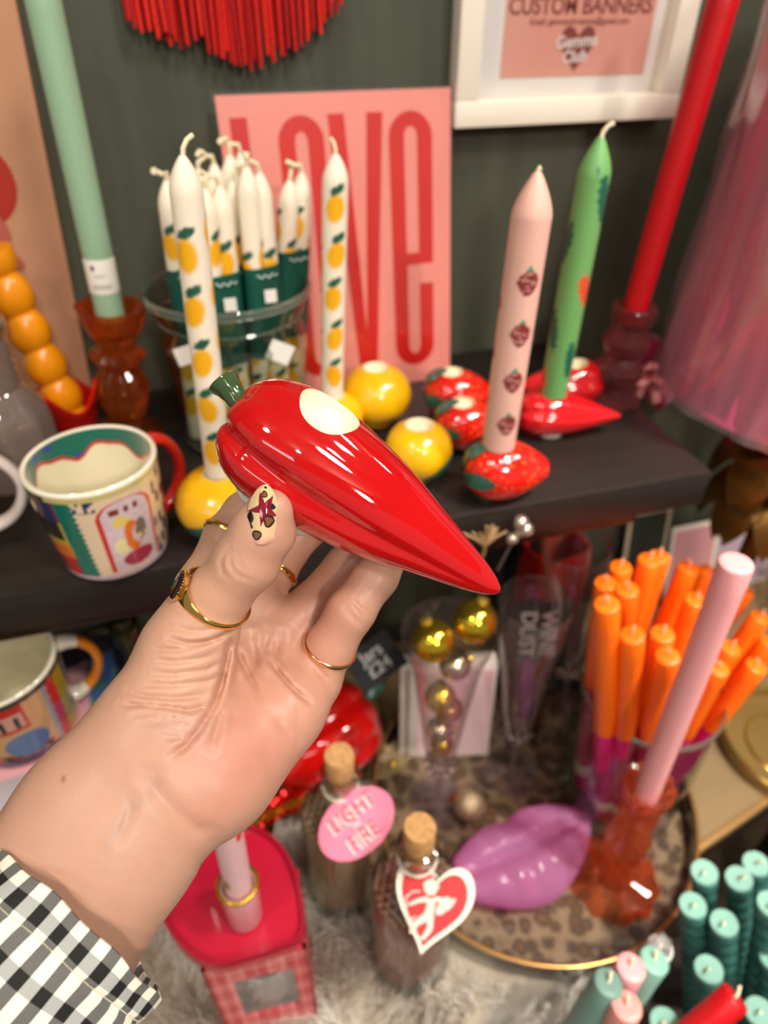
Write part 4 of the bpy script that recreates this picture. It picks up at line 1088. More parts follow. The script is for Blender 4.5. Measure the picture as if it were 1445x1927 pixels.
# ---- jar of orange and magenta dipped tapers
cj = on_z(1152, 1490, TZ); jr2 = 0.071
top_ = on_y(1228, 1295, cj[1]); jh2 = top_[2] - TZ
t = thing('glass_jar', tuple(cj), 'clear glass jar on the tray crammed with orange tapers', 'jar')
MB().lathe([(0, 0.004), (jr2 * 0.90, 0.004), (jr2 * 0.97, 0.009), (jr2, jh2 * 0.55), (jr2 * 0.965, jh2 * 0.85), (jr2 * 0.98, jh2 * 0.93), (jr2 * 0.99, jh2)], 64).build('wall', jarm, t)
MB().lathe([(jr2 * 0.97, jh2 - 0.003), (jr2 * 1.01, jh2 - 0.004), (jr2 * 1.015, jh2), (jr2 * 0.99, jh2 + 0.003), (jr2 * 0.965, jh2 + 0.001), (jr2 * 0.97, jh2 - 0.003)], 64).build('rim', M('glass_rim'), t)
MB().lathe([(0, 0.0), (jr2 * 0.9, 0.0), (jr2 * 0.95, 0.004), (jr2 * 0.9, 0.006), (0, 0.006)], 48).build('base', M('glass_rim'), t)
orm, mgm = M('vivid_orange_wax', 'ff6f0e', 0.36, sss=0.12), M('magenta_wax', 'd81a72', 0.4, sss=0.08)
# (top pixel, how far back inside the jar)
otops = [((1142, 1136), -0.028), ((1190, 1194), -0.036), ((1247, 1192), -0.030), ((1257, 1234), -0.046), ((1352, 1256), -0.040), ((1424, 1252), -0.034),
         ((1376, 1218), -0.014), ((1180, 1108), -0.004), ((1310, 1128), 0.0), ((1432, 1160), 0.004), ((1450, 1208), -0.012),
         ((1140, 1096), 0.020), ((1168, 1066), 0.034), ((1222, 1052), 0.030), ((1242, 1046), 0.040), ((1296, 1066), 0.034), ((1334, 1072), 0.042), ((1402, 1110), 0.030)]
rows = {'front': [], 'middle': [], 'back': []}
for q, oy in otops: rows['front' if oy < -0.025 else 'middle' if oy < 0.015 else 'back'].append((q, oy))
for rn, lst in rows.items():
    lst.sort(key=lambda e_: e_[0][0])
    for k, (q, oy) in enumerate(lst):
        T_ = on_y(q[0], q[1], cj[1] + oy * 1.15)
        fx = max(-1, min(1, (q[0] - 1270) / 170)); wdt = sqrt(max(0, 0.050 ** 2 - min(0.048, abs(oy)) ** 2))
        B_ = np.array([cj[0] + fx * wdt * 0.9, cj[1] + oy * 0.9, TZ + 0.007])
        h = float(np.linalg.norm(T_ - B_)); r = 0.0102
        t = lean_thing('orange_candle', B_, T_, f'orange taper with magenta foot in the tray jar, {ORD[k]} from left of its {rn} row', 'candle', 'orange tapers in the tray jar')
        zs_ = min(h * 0.62, jh2 - 0.004)
        MB().lathe([(r, zs_)] + [(r, zs_ + (h - 0.002 - zs_) * i / 6) for i in range(1, 7)] + [(r * 0.93, h - 0.0006), (r * 0.85, h), (r * 0.3, h - 0.0005), (0, h - 0.0005)], 28).build('wax', orm, t)
        MB().lathe([(0, 0), (r * 0.97, 0), (r, 0.001), (r, zs_ * 0.5), (r, zs_)], 28).build('magenta_wrap', mgm, t, label='magenta lower half')
        MB().tube([(0, 0, h - 0.001), (0.001, 0, h + 0.004), (0.003 * sin(k), 0.002, h + 0.008)], 0.0011, 6).build('wick', M('orange_wick', 'f2a47c', 0.8), t)
        if k % 2 == 0 or rn == 'front':
            MB().lathe([(r * 1.03, 0.030), (r * 1.05, 0.0305), (r * 1.05, 0.050), (r * 1.03, 0.0505)], 24).build('paper_label', M('label_paper'), t)

# ---- pink taper in amber glass candlestick on the tray
pb, pt_ = stand(1152, 1652, TZ, 1222, 1478)
amp2 = [(0, 0), (0.045, 0), (0.047, 0.02), (0.040, 0.04), (0.020, 0.06), (0.0135, 0.11), (0.0115, 0.22), (0.019, 0.36), (0.0215, 0.47), (0.0185, 0.58), (0.0130, 0.66), (0.0165, 0.70), (0.0195, 0.74), (0.0150, 0.79), (0.0140, 0.82), (0.019, 0.88), (0.0225, 0.97), (0.0235, 1.0), (0.0205, 0.995), (0.0135, 0.93), (0.0120, 0.86), (0, 0.86)]
candlestick(pb, pt_, 'amber scalloped glass candlestick standing on the leopard tray', glassy('amber_glass_rose', 'ffb088', 0.10, hot='ff9a60', ior=1.40, clear=0.4), amp2, 10, 0.055)
cb_ = pb + (pt_ - pb) * 0.86; tp = on_y(1386, 1058, pb[1]); h = float(np.linalg.norm(tp - cb_))
t = lean_thing('taper_candle', cb_, tp, 'pale pink plain taper leaning right over the orange candles', 'candle')
MB().lathe(taper_prof(0.0112, h, 0.0112, top='flat'), 40).build('wax', M('pink_wax', 'eaa0a0', 0.36, sss=0.14), t)

# ---- pink glass lips
lc = on_z(984, 1630, TZ)
t = thing('glass_lips', tuple(lc), 'translucent pink glass lips ornament lying on the leopard tray', 'ornament', rz=radians(9))
lipm = glassy('pink_glass', 'ffa8e6', 0.40, rough=0.02, ior=1.36, hot='ffb8ea', clear=0.45)
def lips():
    P = []; n, m_ = 64, 40; W_ = 0.092
    for i in range(m_ + 1):
        s_ = -1 + 2 * i / m_; env = max(1e-3, (1 - abs(s_) ** 2.0)) ** 0.72
        row = []
        for j in range(n):
            a = 2 * pi * j / n; y_, z_ = cos(a), sin(a)
            # upper lip at +y with cupid dip, lower lip at -y, seam groove on top along y ~ 0
            ext_ = (0.046 - 0.006 * exp(-(s_ / 0.16) ** 2)) if y_ > 0 else 0.050 * (1 - 0.15 * s_ * s_)
            gro = 1 - 0.42 * exp(-((y_ + 0.02) / 0.20) ** 2) * (1 if z_ > 0 else 0)
            zz = 0.030 * max(-0.72, z_) * gro * env
            if z_ > 0: zz *= (1 + 0.06 * cos(s_ * 24))
            row.append((s_ * W_, y_ * ext_ * env + 0.008 * abs(s_), zz + 0.0218))
        P.append(row)
    b = MB().grid(P, cv=True); b.f.append(tuple(range(n))[::-1]); b.f.append(tuple(m_ * n + j for j in range(n))); b.m += [0, 0]; return b
lips().build('lips', lipm, t)

# ---- champagne flutes
flm = film('flute_glass', 'f4ecec', refl=0.11, rough=0.03, tint=0.96, haze=0.025)
crys = M('crystal', 'f4f0f0', 0.02, trans=1.0, ior=1.5)
def flute(px_, py_, rimpx, label, Rr=0.041, hd=1.0):
    B_, T_ = stand(px_, py_, TZ, *rimpx); H = float(np.linalg.norm(T_ - B_))
    t = lean_thing('champagne_flute', B_, T_, label, 'glass', 'champagne flutes on the tray')
    MB().lathe([(0, 0.0), (0.034, 0.0), (0.0345, 0.001), (0.02, 0.004), (0.006, 0.008), (0.0042, 0.014), (0.0040, H * 0.20), (0.006, H * 0.26)], 48).build('foot_and_stem', flm, t)
    MB().lathe([(0.003, H * 0.30), (0.0165, H * 0.34), (0.0200, H * 0.45), (0.026, H * 0.65), (0.034, H * 0.86), (Rr, H), (Rr * 0.985, H + 0.0006), (Rr * 0.97, H - 0.001)], 56).build('bowl', flm, t)
    b = MB()
    for k in range(9):
        a = 2 * pi * k / 9; b.ball((0.0135 * cos(a), 0.0135 * sin(a), H * 0.285), 0.0048, 10, 6)
    b.ball((0, 0, H * 0.29), 0.011, 12, 8); b.build('crystal_beads', crys, t); return t, B_, T_, H
fA = flute(822, 1512, (845, 1188), 'champagne flute filled with gold baubles, before the pink card', 0.044)
fB = flute(962, 1452, (1008, 1132), 'empty champagne flute in the middle of the tray', 0.036)
fC = flute(1062, 1330, (1086, 1022), 'empty champagne flute farthest back, under the shelf end', 0.038)
gballm = [M('gold_bauble', 'ecc63c', 0.12, metal=0.95), M('gold_bauble_soft', 'e4c048', 0.22, metal=0.9, noise=(120, 0.2), bump=(300, 0.3)), M('silver_bauble', 'dcd2b0', 0.15, metal=0.9, noise=(60, 0.2))]
def bauble(c, r, m_, label, cap='d9b24a', grp='baubles in the flute', axis=(0, 0, 1)):
    t = thing('bauble', tuple(c), label, 'bauble', grp); aim(t, axis)
    MB().ball((0, 0, 0), r, 32, 20).build('ball', m_, t)
    MB().lathe([(0, r * 0.97), (r * 0.28, r * 0.95), (r * 0.28, r * 1.14), (r * 0.2, r * 1.18), (0, r * 1.18)], 20).build('cap', M('cap_' + cap, cap, 0.25, metal=0.8), t)
    return t
AB, AT = fA[1], fA[2]; ax = (AT - AB) / np.linalg.norm(AT - AB); AH = fA[3]
def in_flute(f, dx, dy): return AB + ax * (AH * f) + np.array([dx, dy, 0])
bauble(at_d(893, 1169, depth(AT) + 0.004), 0.0205, gballm[0], 'shiny gold bauble perched highest at right of the flute', axis=(0.4, 0.3, 0.8))
bauble(at_d(815, 1206, depth(AT) - 0.004), 0.0200, gballm[0], 'shiny gold bauble at upper left in the flute', axis=(-0.2, 0.4, 0.8))
bauble(in_flute(0.80, 0.012, 0.008), 0.0160, gballm[2], 'small silver gold bauble under the highest gold ones', axis=(0.9, 0.1, 0.1))
bauble(in_flute(0.70, -0.006, -0.004), 0.0160, gballm[1], 'small gold bauble in the middle of the flute', axis=(0.3, 0.9, 0.2))
bauble(in_flute(0.60, 0.006, 0.002), 0.0150, gballm[0], 'small gold bauble low in the flute', axis=(-0.9, 0.1, 0.3))
bauble(in_flute(0.50, -0.003, 0.0), 0.0145, gballm[2], 'pale silver bauble near the foot of the flute', axis=(0.9, -0.3, 0.1))
bauble(in_flute(0.405, 0.001, 0.0), 0.0125, gballm[1], 'lowest gold bauble at the bottom of the flute', axis=(0.5, 0.5, 0.3))
p = on_z(882, 1512, TZ + 0.019)
bauble(p, 0.0190, M('glitter_bauble', 'b7a07c', 0.30, metal=0.7, noise=(900, 0.5), bump=(900, 0.8)), 'champagne glitter bauble with red cap lying on the tray', cap='a8562a', grp=None, axis=(-0.75, 0.35, 0.35))
p = on_z(752, 1456, TZ)
t = thing('shell_dish', tuple(p), 'small pale gold shell trinket lying at the left of the tray', 'ornament', rz=0.5)
P = [[((0.010 + 0.030 * s_) * sin(a) * 1.1, (0.034 * s_) * cos(a), 0.010 + 0.012 * s_ * s_ - 0.010 * cos(a) * s_ + 0.0012 * cos(a * 14) * s_) for a in np.linspace(-1.2, 1.2, 40)] for s_ in np.linspace(0, 1, 12)]
MB().grid(P).build('shell', M('shell_gold', 'a8926a', 0.3, metal=0.4), t)
MB().ball((0, 0.012, 0.006), 0.006, 12, 8).build('knob', gballm[1], t)

# ---- pink card box behind the flute
bl_, br_ = on_z(752, 1428, TZ), on_z(918, 1422, TZ)
t = thing('boxed_card', tuple((bl_ + br_) / 2), 'pale pink card in white box standing behind the bauble flute', 'card')
wd_ = float(np.linalg.norm(br_ - bl_)); dd = (br_ - bl_) / wd_; bkz = np.array([-dd[1], dd[0], 0])
tp_ = on_y(830, 1252, ((bl_ + br_) / 2)[1] + 0.02); hh = float(tp_[2] - TZ)
rotz = Matrix.Rotation(atan2(dd[1], dd[0]), 3, 'Z') @ Matrix.Rotation(-0.10, 3, 'X')
def loc_(x_, y_, z_): return tuple(rotz @ Vector((x_, y_, z_)))
MB().box(loc_(0, 0.012, hh / 2), (wd_, 0.022, hh), 0.001, rot=rotz).build('box', M('white_box_card', 'f0e9dc', 0.5, noise=(20, 0.03)), t, auto=40)
MB().box(loc_(0.008, 0.0004, hh / 2), (wd_ - 0.024, 0.001, hh - 0.012), rot=rotz).build('pink_face', M('pale_pink_card', 'f4d6d6', 0.45, noise=(8, 0.05)), t, smooth=False)
MB().box(loc_(-wd_ / 2 + 0.0085, -0.001, hh / 2), (0.0035, 0.003, hh - 0.002), rot=rotz).build('spine', M('taupe_spine', '9c9080', 0.5), t, smooth=False)

# ---- black price card with white chalk writing, behind the middle flute
pc = at_d(1012, 1178, 0.80)
t = thing('price_card', (pc[0], pc[1], TRAYZ), 'black price card with white handwriting seen through the flute', 'sign')
hz = pc[2] - TRAYZ
xa = np.array([cos(-0.25), sin(-0.25), 0]); za = np.array([0.05, 0.22, 0.97]); za /= np.linalg.norm(za); xa -= za * np.dot(xa, za); xa /= np.linalg.norm(xa); na = np.cross(xa, za)
def plc(x_, y_, z_): return tuple(np.array([0, 0, hz]) + xa * x_ + za * y_ + na * z_)
b = MB().prism([(-0.037, -0.062), (0.037, -0.062), (0.037, 0.034), (-0.037, 0.034)], -0.001, 0.0, plane=plc); b.build('card', M('chalkboard', '1b1a19', 0.6, noise=(30, 0.2)), t, smooth=False)
MB().prism([(-0.012, -hz / 0.97), (0.012, -hz / 0.97), (0.012, -0.05), (-0.012, -0.05)], -0.003, -0.0012, plane=plc).build('prop', M('chalkboard'), t, smooth=False)
chk = M('chalk', 'e9e9e4', 0.8)
text('handwriting', 'WINE\nDUST', 0.026, chk, t, plc(0.0, -0.012, 0.0008), tuple(-za), tuple(xa), off=0.0005, ext=0.0003)

# ---- tall red vase under the shelf, clear packet beside it
p = on_z(1010, 1216, TABLE); t = thing('red_vase', tuple(p), 'dark red square vase standing in the shade under the shelf', 'vase', rz=0.2)
P = []
for k, (s_, z_) in enumerate(((0.030, 0), (0.036, 0.004), (0.042, 0.05), (0.046, 0.12), (0.044, 0.17), (0.040, 0.20), (0.037, 0.198), (0.040, 0.17))):
    row = []
    for j in range(40):
        a = 2 * pi * j / 40; f_ = (abs(cos(a)) ** 5 + abs(sin(a)) ** 5) ** (-1 / 5); row.append((s_ * f_ * cos(a), s_ * f_ * sin(a) * 0.7, z_))
    P.append(row)
b = MB().grid(P, cv=True); b.f.append(tuple(range(40))[::-1]); b.m.append(0); b.build('vase', M('dark_red_glaze', 'a80f0d', 0.25, coat=0.5, noise=(8, 0.15)), t)
p = on_z(1116, 1258, TABLE); t = thing('cellophane_packet', tuple(p), 'crumpled clear packet of pink and purple sweets beside orange candles', 'packet', rz=0.5)
P = []
for i in range(25):
    s_ = i / 24; row = []
    for j in range(40):
        a = 2 * pi * j / 40; q = 0.006 * sin(3 * a + 9 * s_) + 0.004 * sin(7 * a - 13 * s_)
        wx = 0.030 * (1 - 0.5 * max(0, s_ - 0.7) / 0.3) + q; wy = (0.016 + q * 0.7) * (1 - 0.8 * max(0, s_ - 0.6) / 0.4)
        row.append((wx * cos(a), wy * sin(a), s_ * 0.155 + 0.003 * sin(5 * a)))
    P.append(row)
MB().grid(P, cv=True).build('wrapper', film('cellophane', 'e9c9d2', refl=0.22, rough=0.12, tint=0.9, haze=0.22), t)
for k in range(10):
    MB().ball((RND.uniform(-0.014, 0.014), RND.uniform(-0.006, 0.006), 0.010 + 0.0105 * k), 0.0095, 12, 8, scale=(1, 0.8, 0.8)).build('sweet', M('sweet_%d' % (k % 3), ('b04a7c', 'c77a2a', 'd2a2b4')[k % 3], 0.4), t)
# gilt star pick and silver beads at the front edge of the shelf
p = on_y(966, 985, 0.378); t = thing('beaded_pick', tuple(p), 'cluster of silver beads on a wire hooked at the shelf edge', 'decoration')
for dx, dz, r in ((0.001, 0.008, 0.0062), (0.006, 0.0, 0.0064), (-0.004, -0.008, 0.0052), (0.002, -0.004, 0.0045)):
    MB().ball((dx, -0.003 - r, dz), r, 14, 9).build('bead', M('satin_silver', 'c9b8a6', 0.22, metal=0.8), t)
MB().tube([(0.001, -0.006, -0.004), (-0.004, -0.006, -0.02), (-0.010, -0.003, -0.045)], 0.0012, 8).build('stem', M('silver_wire', '8d8078', 0.3, metal=0.8), t)
p = on_y(908, 1010, 0.378); t = thing('gilt_twig_spray', tuple(p), 'pale gilt dried twig spray beside the pepper tip', 'decoration')
for k in range(9):
    a = -0.9 + 0.23 * k + RND.uniform(-0.1, 0.1); L_ = RND.uniform(0.014, 0.024)
    MB().tube([(0, -0.006, -0.004), (L_ * 0.5 * sin(a), -0.008, L_ * 0.5 * cos(a)), (L_ * sin(a), -0.008 + 0.004 * cos(k), L_ * cos(a) * 0.9)], [0.0016, 0.0013, 0.0008], 6).build('twig', M('gilt_twig', 'a8875a', 0.5, metal=0.2), t)
MB().tube([(0, -0.006, -0.004), (0.001, -0.004, -0.012), (0.0, -0.003, -0.02)], 0.0014, 8).build('stem', M('gilt_twig'), t)

# ---- match bottles on the fur
cork = M('cork', 'b98a56', 0.8, noise=(220, 0.25), bump=(300, 0.5)); bgl = film('bottle_glass', 'dfe2da', refl=0.08, rough=0.02, tint=0.93)
def match_bottle(px_, py_, toppx, label, head, tip_h, R=0.038, stick='d8b394'):
    B_, T_ = stand(px_, py_, FUR, *toppx); H = float(np.linalg.norm(T_ - B_))
    t = lean_thing('match_bottle', B_, T_, label, 'bottle', 'corked match bottles on the fur')
    sh_ = H * 0.60
    MB().lathe([(0, 0.003), (R * 0.93, 0.003), (R, 0.008), (R, sh_), (R * 0.93, sh_ + 0.012), (R * 0.62, sh_ + 0.026), (0.0145, sh_ + 0.038), (0.0135, H * 0.84), (0.0165, H * 0.86), (0.0165, H * 0.90), (0.0135, H * 0.905)], 56).build('glass', bgl, t)
    MB().lathe([(0, 0), (R * 0.92, 0), (R * 0.99, 0.004), (R * 0.92, 0.008), (0, 0.009)], 48).build('base', M('glass_rim'), t)
    MB().lathe([(0, H * 0.80), (0.0112, H * 0.80), (0.0122, H * 0.90), (0.0128, H * 0.99), (0.0118, H), (0, H)], 32).build('cork', cork, t)
    stick_m, head_m = M('match_stick_' + stick, stick, 0.7), M('match_head_' + head, head, 0.8)
    b, hb_ = MB(), MB(); n = 0
    for i in range(-9, 10):
        for j in range(-9, 10):
            x_, y_ = (i + 0.5 * (j % 2)) * 0.0036, j * 0.0033
            if x_ * x_ + y_ * y_ > (R * 0.88) ** 2: continue
            zt = tip_h * H + 0.004 * sin(i * 3.1 + j * 1.7); b.box((x_, y_, (0.010 + zt) / 2), (0.0021, 0.0021, zt - 0.010)); hb_.ball((x_, y_, zt), 0.0021, 6, 4, scale=(1, 1, 1.35)); n += 1
    m1 = b.build('match_sticks', stick_m, t, smooth=False); m1['kind'] = 'stuff'
    m2 = hb_.build('match_heads', head_m, t); m2['kind'] = 'stuff'
    MB().tube([(0.0152 * cos(2 * pi * k / 20), 0.0152 * sin(2 * pi * k / 20), H * 0.80 - 0.002 * (k in (0,))) for k in range(20)], 0.0011, 6, closed=True).build('string', M('white_string', 'ddd2c0', 0.8, bump=(900, 0.4)), t)
    return t, B_, T_, H
bA = match_bottle(648, 1660, (638, 1420), 'corked glass match bottle with oval pink tag, farther one', 'd6b88c', 0.585)
bB = match_bottle(770, 1790, (790, 1556), 'corked glass match bottle with red heart tag, nearer one', 'e0b4a0', 0.585, stick='cf8c84')
def tag_frame(px_, py_, d, tilt=0.3, roll=0.0):
    c = at_d(px_, py_, d); n = CAM - c; n = n / np.linalg.norm(n); n = n * (1 - tilt) + np.array([0, 0, 1]) * 0 + np.array([-0.1, -0.5, 0.2]) * tilt; n /= np.linalg.norm(n)
    x_ = np.cross(UP, n); x_ /= np.linalg.norm(x_); y_ = np.cross(n, x_)
    x2, y2 = x_ * cos(roll) + y_ * sin(roll), -x_ * sin(roll) + y_ * cos(roll); return c, x2, y2, n
dA = depth(bA[1] + (bA[2] - bA[1]) * 0.55) - 0.052
c, x_, y_, n_ = tag_frame(671, 1549, dA, 0.2, radians(36))
t = thing('hang_tag', tuple(c), 'oval pink hang tag lettered light fire on match bottle', 'tag')
def tpl(x__, y__, z__): return tuple(x_ * x__ + y_ * y__ + n_ * z__)
mpx = dA / F
MB().prism([(78 * mpx * cos(2 * pi * k / 48), 55 * mpx * sin(2 * pi * k / 48)) for k in range(48)], -0.001, 0.001, plane=tpl).build('card', M('hot_pink_card', 'e8738f', 0.45, noise=(20, 0.04)), t, auto=40)
rel = M('shaded_relief', '9c2f40', 0.35)  # letter colour darkened to stand for shadow on the raised lettering
rel2 = M('pale_relief_highlight', 'fbdcd6', 0.4)  # pale offset copy paints the highlight edges; also colours the small word
for s_, yy, xx in (('LIGHT', 20, 4), ('FIRE', -27, -2)):
    text('lettering', s_, 40 * mpx, rel2, t, tpl((xx - 3.5) * mpx, (yy - 1.5) * mpx, 0.0012), tuple(x_), tuple(y_), ext=0.0002, sx=0.86, off=0.0003)
    text('lettering', s_, 40 * mpx, rel, t, tpl(xx * mpx, yy * mpx, 0.0016), tuple(x_), tuple(y_), ext=0.0002, sx=0.86, off=0.0002)
text('lettering', 'MY', 13 * mpx, rel2, t, tpl(0, -3 * mpx, 0.0012), tuple(x_), tuple(y_))
nk = bA[1] + (bA[2] - bA[1]) * 0.80 - c
MB().tube([tuple(nk + FW * -0.014), tuple((nk + y_ * 46 * mpx) / 2 + n_ * 0.006), tpl(-8 * mpx, 47 * mpx, 0.0018)], 0.0009, 6).build('string', M('white_string'), t)
dB = depth(bB[1] + (bB[2] - bB[1]) * 0.50) - 0.058
c, x_, y_, n_ = tag_frame(811, 1707, dB, 0.15, radians(-14))
mpx = dB / F
t = thing('hang_tag', tuple(c), 'red and white heart hang tag with cherub on match bottle', 'tag')
hp_ = heart(150 * mpx, 158 * mpx, 56)
MB().prism(hp_, -0.0012, 0.0012, plane=tpl).build('card', M('ivory_card', 'f1e7d2', 0.4, noise=(20, 0.02)), t, auto=40)
MB().prism([(a * 0.84, b_ * 0.84 - 0.0003) for a, b_ in hp_], 0.0013, 0.0016, plane=tpl).build('red_heart', M('tag_red', 'dd2427', 0.4), t, smooth=False)
iv = M('ivory_print', 'f2cfc0', 0.5)
b = MB(); zi = [0.0017]
def disc(x0, y0, rx, ry, rot_=0.0, n=20):
    zi[0] += 0.00001; rx, ry = rx * 0.84, ry * 0.84
    pts = [(x0 + rx * cos(2 * pi * k / n) * cos(rot_) - ry * sin(2 * pi * k / n) * sin(rot_), y0 + rx * cos(2 * pi * k / n) * sin(rot_) + ry * sin(2 * pi * k / n) * cos(rot_)) for k in range(n)]
    b.prism([(q[0] * mpx, q[1] * mpx) for q in pts], 0.0016, zi[0], plane=tpl)
def limb(pts, r0, r1):
    for (xa_, ya_), (xb_, yb_), rA, rB in zip(pts, pts[1:], np.linspace(r0, r1, len(pts))[:-1] * 0.76, np.linspace(r0, r1, len(pts))[1:] * 0.76):
        dx, dy = xb_ - xa_, yb_ - ya_; l_ = sqrt(dx * dx + dy * dy) or 1; nx_, ny_ = -dy / l_, dx / l_; zi[0] += 0.00001
        b.prism([((xa_ + nx_ * rA) * mpx, (ya_ + ny_ * rA) * mpx), ((xa_ - nx_ * rA) * mpx, (ya_ - ny_ * rA) * mpx), ((xb_ - nx_ * rB) * mpx, (yb_ - ny_ * rB) * mpx), ((xb_ + nx_ * rB) * mpx, (yb_ + ny_ * rB) * mpx)][::-1], 0.0016, zi[0], plane=tpl)
        disc(xb_, yb_, rB, rB, 0, 12)
disc(-8, 30, 15, 14); disc(-8, 40, 13, 7, 0.2); disc(-18, 34, 6, 6); disc(2, 36, 6, 6)
limb([(-4, 14), (0, 0), (-2, -16)], 10, 11)
limb([(2, -14), (6, -34), (-2, -52)], 9, 5); limb([(-6, -18), (-20, -32), (-26, -48)], 9, 5); limb([(-2, -52), (-10, -54)], 4, 2)
limb([(-8, 12), (-26, 4), (-40, -6)], 6, 3.5); limb([(2, 14), (18, 18), (30, 24)], 6, 3)
disc(24, 8, 7, 20, -0.35); disc(34, 14, 5, 17, -0.5); disc(16, 4, 6, 17, -0.2)
limb([(-44, -14), (-50, 2), (-40, 16), (-26, 20)], 2, 1.4); limb([(-40, -24), (-32, -30), (-24, -22)], 3, 1.5)
b.build('cherub_print', iv, t, smooth=False)
hole = MB(); 
MB().prism([(4 * mpx * cos(2 * pi * k / 16) - 0.001, 48 * mpx + 4 * mpx * sin(2 * pi * k / 16)) for k in range(16)], 0.0012, 0.0019, plane=tpl).build('eyelet', M('eyelet_grey', '6d6860', 0.4, metal=0.5), t, smooth=False)
nk = bB[1] + (bB[2] - bB[1]) * 0.80 - c
MB().tube([tuple(nk + FW * -0.014), tuple((nk + y_ * 50 * mpx) / 2 + n_ * 0.006), tpl(0, 52 * mpx, 0.002)], 0.0009, 6).build('string', M('white_string'), t)

# ---- big red ceramic pepper vase behind the hand, with dark price tag
rv = on_z(612, 1402, FUR + 0.035)
t = thing('red_ceramic_pepper', (rv[0], rv[1], FUR - 0.006), 'big glossy red ceramic bell pepper jar behind the hand', 'ceramic jar')
L_ = 0.135
prof = [(0.012, 0.0), (0.004, 0.012), (0.0, 0.026), (0.006, 0.040), (0.022, 0.052), (0.046, 0.056), (0.075, 0.050), (0.100, 0.038), (0.120, 0.022), (0.132, 0.008), (0.135, 0.0)]
ob_ = pepper_mesh(L_, prof, [(0.5 + k * 2 * pi / 6, 0.16, 0.20) for k in range(6)], 120, 90, flat=1.0).build('body', M('big_red_glaze', 'd2100c', 0.09, coat=1.0, noise=(8, 0.08)), t)
dv = at_d(505, 1480, 0.62) - at_d(705, 1290, 0.68); dv[2] *= 0.55; dv /= np.linalg.norm(dv)
ob_.rotation_mode = 'QUATERNION'; ob_.rotation_quaternion = Vector((1, 0, 0)).rotation_difference(Vector(dv))
ob_.location = tuple(np.array([-dv[0] * 0.060, -dv[1] * 0.060, 0.060 - dv[2] * 0.06]))
MB().tube([tuple(np.array([0, 0, 0.060]) - dv * 0.056), tuple(np.array([0, 0, 0.062]) - dv * 0.075), tuple(np.array([0.002, 0, 0.072]) - dv * 0.088)], [0.009, 0.008, 0.011], 18).build('stem', gm, t)
c = at_d(706, 1243, 0.655)
n_ = np.array([0.05, -0.55, 0.83]); n_ /= np.linalg.norm(n_); x_ = np.cross(UP, n_); x_ /= np.linalg.norm(x_); y_ = np.cross(n_, x_); ro = radians(32)
x_, y_ = x_ * cos(ro) + y_ * sin(ro), -x_ * sin(ro) + y_ * cos(ro)
t = thing('price_tag', tuple(c), 'slate grey price tag with pale handwriting leaning on red ceramic', 'tag')
def tpl(x__, y__, z__): return tuple(x_ * x__ + y_ * y__ + n_ * z__)
MB().prism([(-0.026, -0.020), (0.026, -0.020), (0.026, 0.020), (-0.026, 0.020)], -0.0012, 0, plane=tpl).build('card', M('slate_card', '1c1b1c', 0.85, spec=0.2, noise=(20, 0.15)), t, smooth=False)
text('handwriting', 'Jars\n£24', 0.017, M('grey_chalk', '7c7a75', 0.8), t, tpl(0, 0, 0.0006), tuple(x_), tuple(y_), off=0.0002, ext=0.0002)

# ---- foil strip of red and gold wrapper
q0, q1 = on_z(430, 1560, FUR + 0.03), on_z(602, 1478, FUR + 0.02)
t = thing('foil_cracker', tuple((q0 + q1) / 2), 'red and gold foil wrapped strip lying on the fur', 'foil wrapper')
dd = q1 - q0; ll = float(np.linalg.norm(dd)); dd /= ll; sd = np.array([-dd[1], dd[0], 0])
P = []
for i in range(40):
    s_ = i / 39 - 0.5; row = []
    for j in range(12):
        u = j / 11 - 0.5; hgt = 0.010 * (1 - (2 * u) ** 2) + 0.0025 * sin(i * 1.9 + j * 2.3) + 0.002 * sin(i * 0.7 - j * 1.1)
        row.append(tuple(dd * (s_ * ll) + sd * (u * 0.036 * (0.8 + 0.4 * abs(s_))) + np.array([0, 0, hgt])))
    P.append(row)
MB().grid(P).build('foil', M('red_foil', 'c4140f', 0.22, metal=0.7, noise=(40, 0.2)), t, auto=25)
P = [[tuple(np.array(r_[1]) * 1.0 + np.array([0, 0, 0.0012])), tuple(np.array(r_[2]) + np.array([0, 0, 0.0012])), tuple(np.array(r_[3]) + np.array([0, 0, 0.0012]))] for r_ in P[4:-4]]
MB().grid(P).build('gold_band', M('orange_gold_foil', 'e08a26', 0.2, metal=0.85, noise=(60, 0.2)), t, auto=25)

# ---- heart topped gift box with candle
HZ = FUR + 0.165
ha = on_z(445, 1690, HZ)
t = thing('heart_box', (ha[0], ha[1], FUR - 0.01), 'crimson heart topped gift box with plaid window front', 'box')
hz = HZ - FUR + 0.01
crim = M('crimson_card', 'b81432', 0.30, coat=0.3, noise=(10, 0.06))
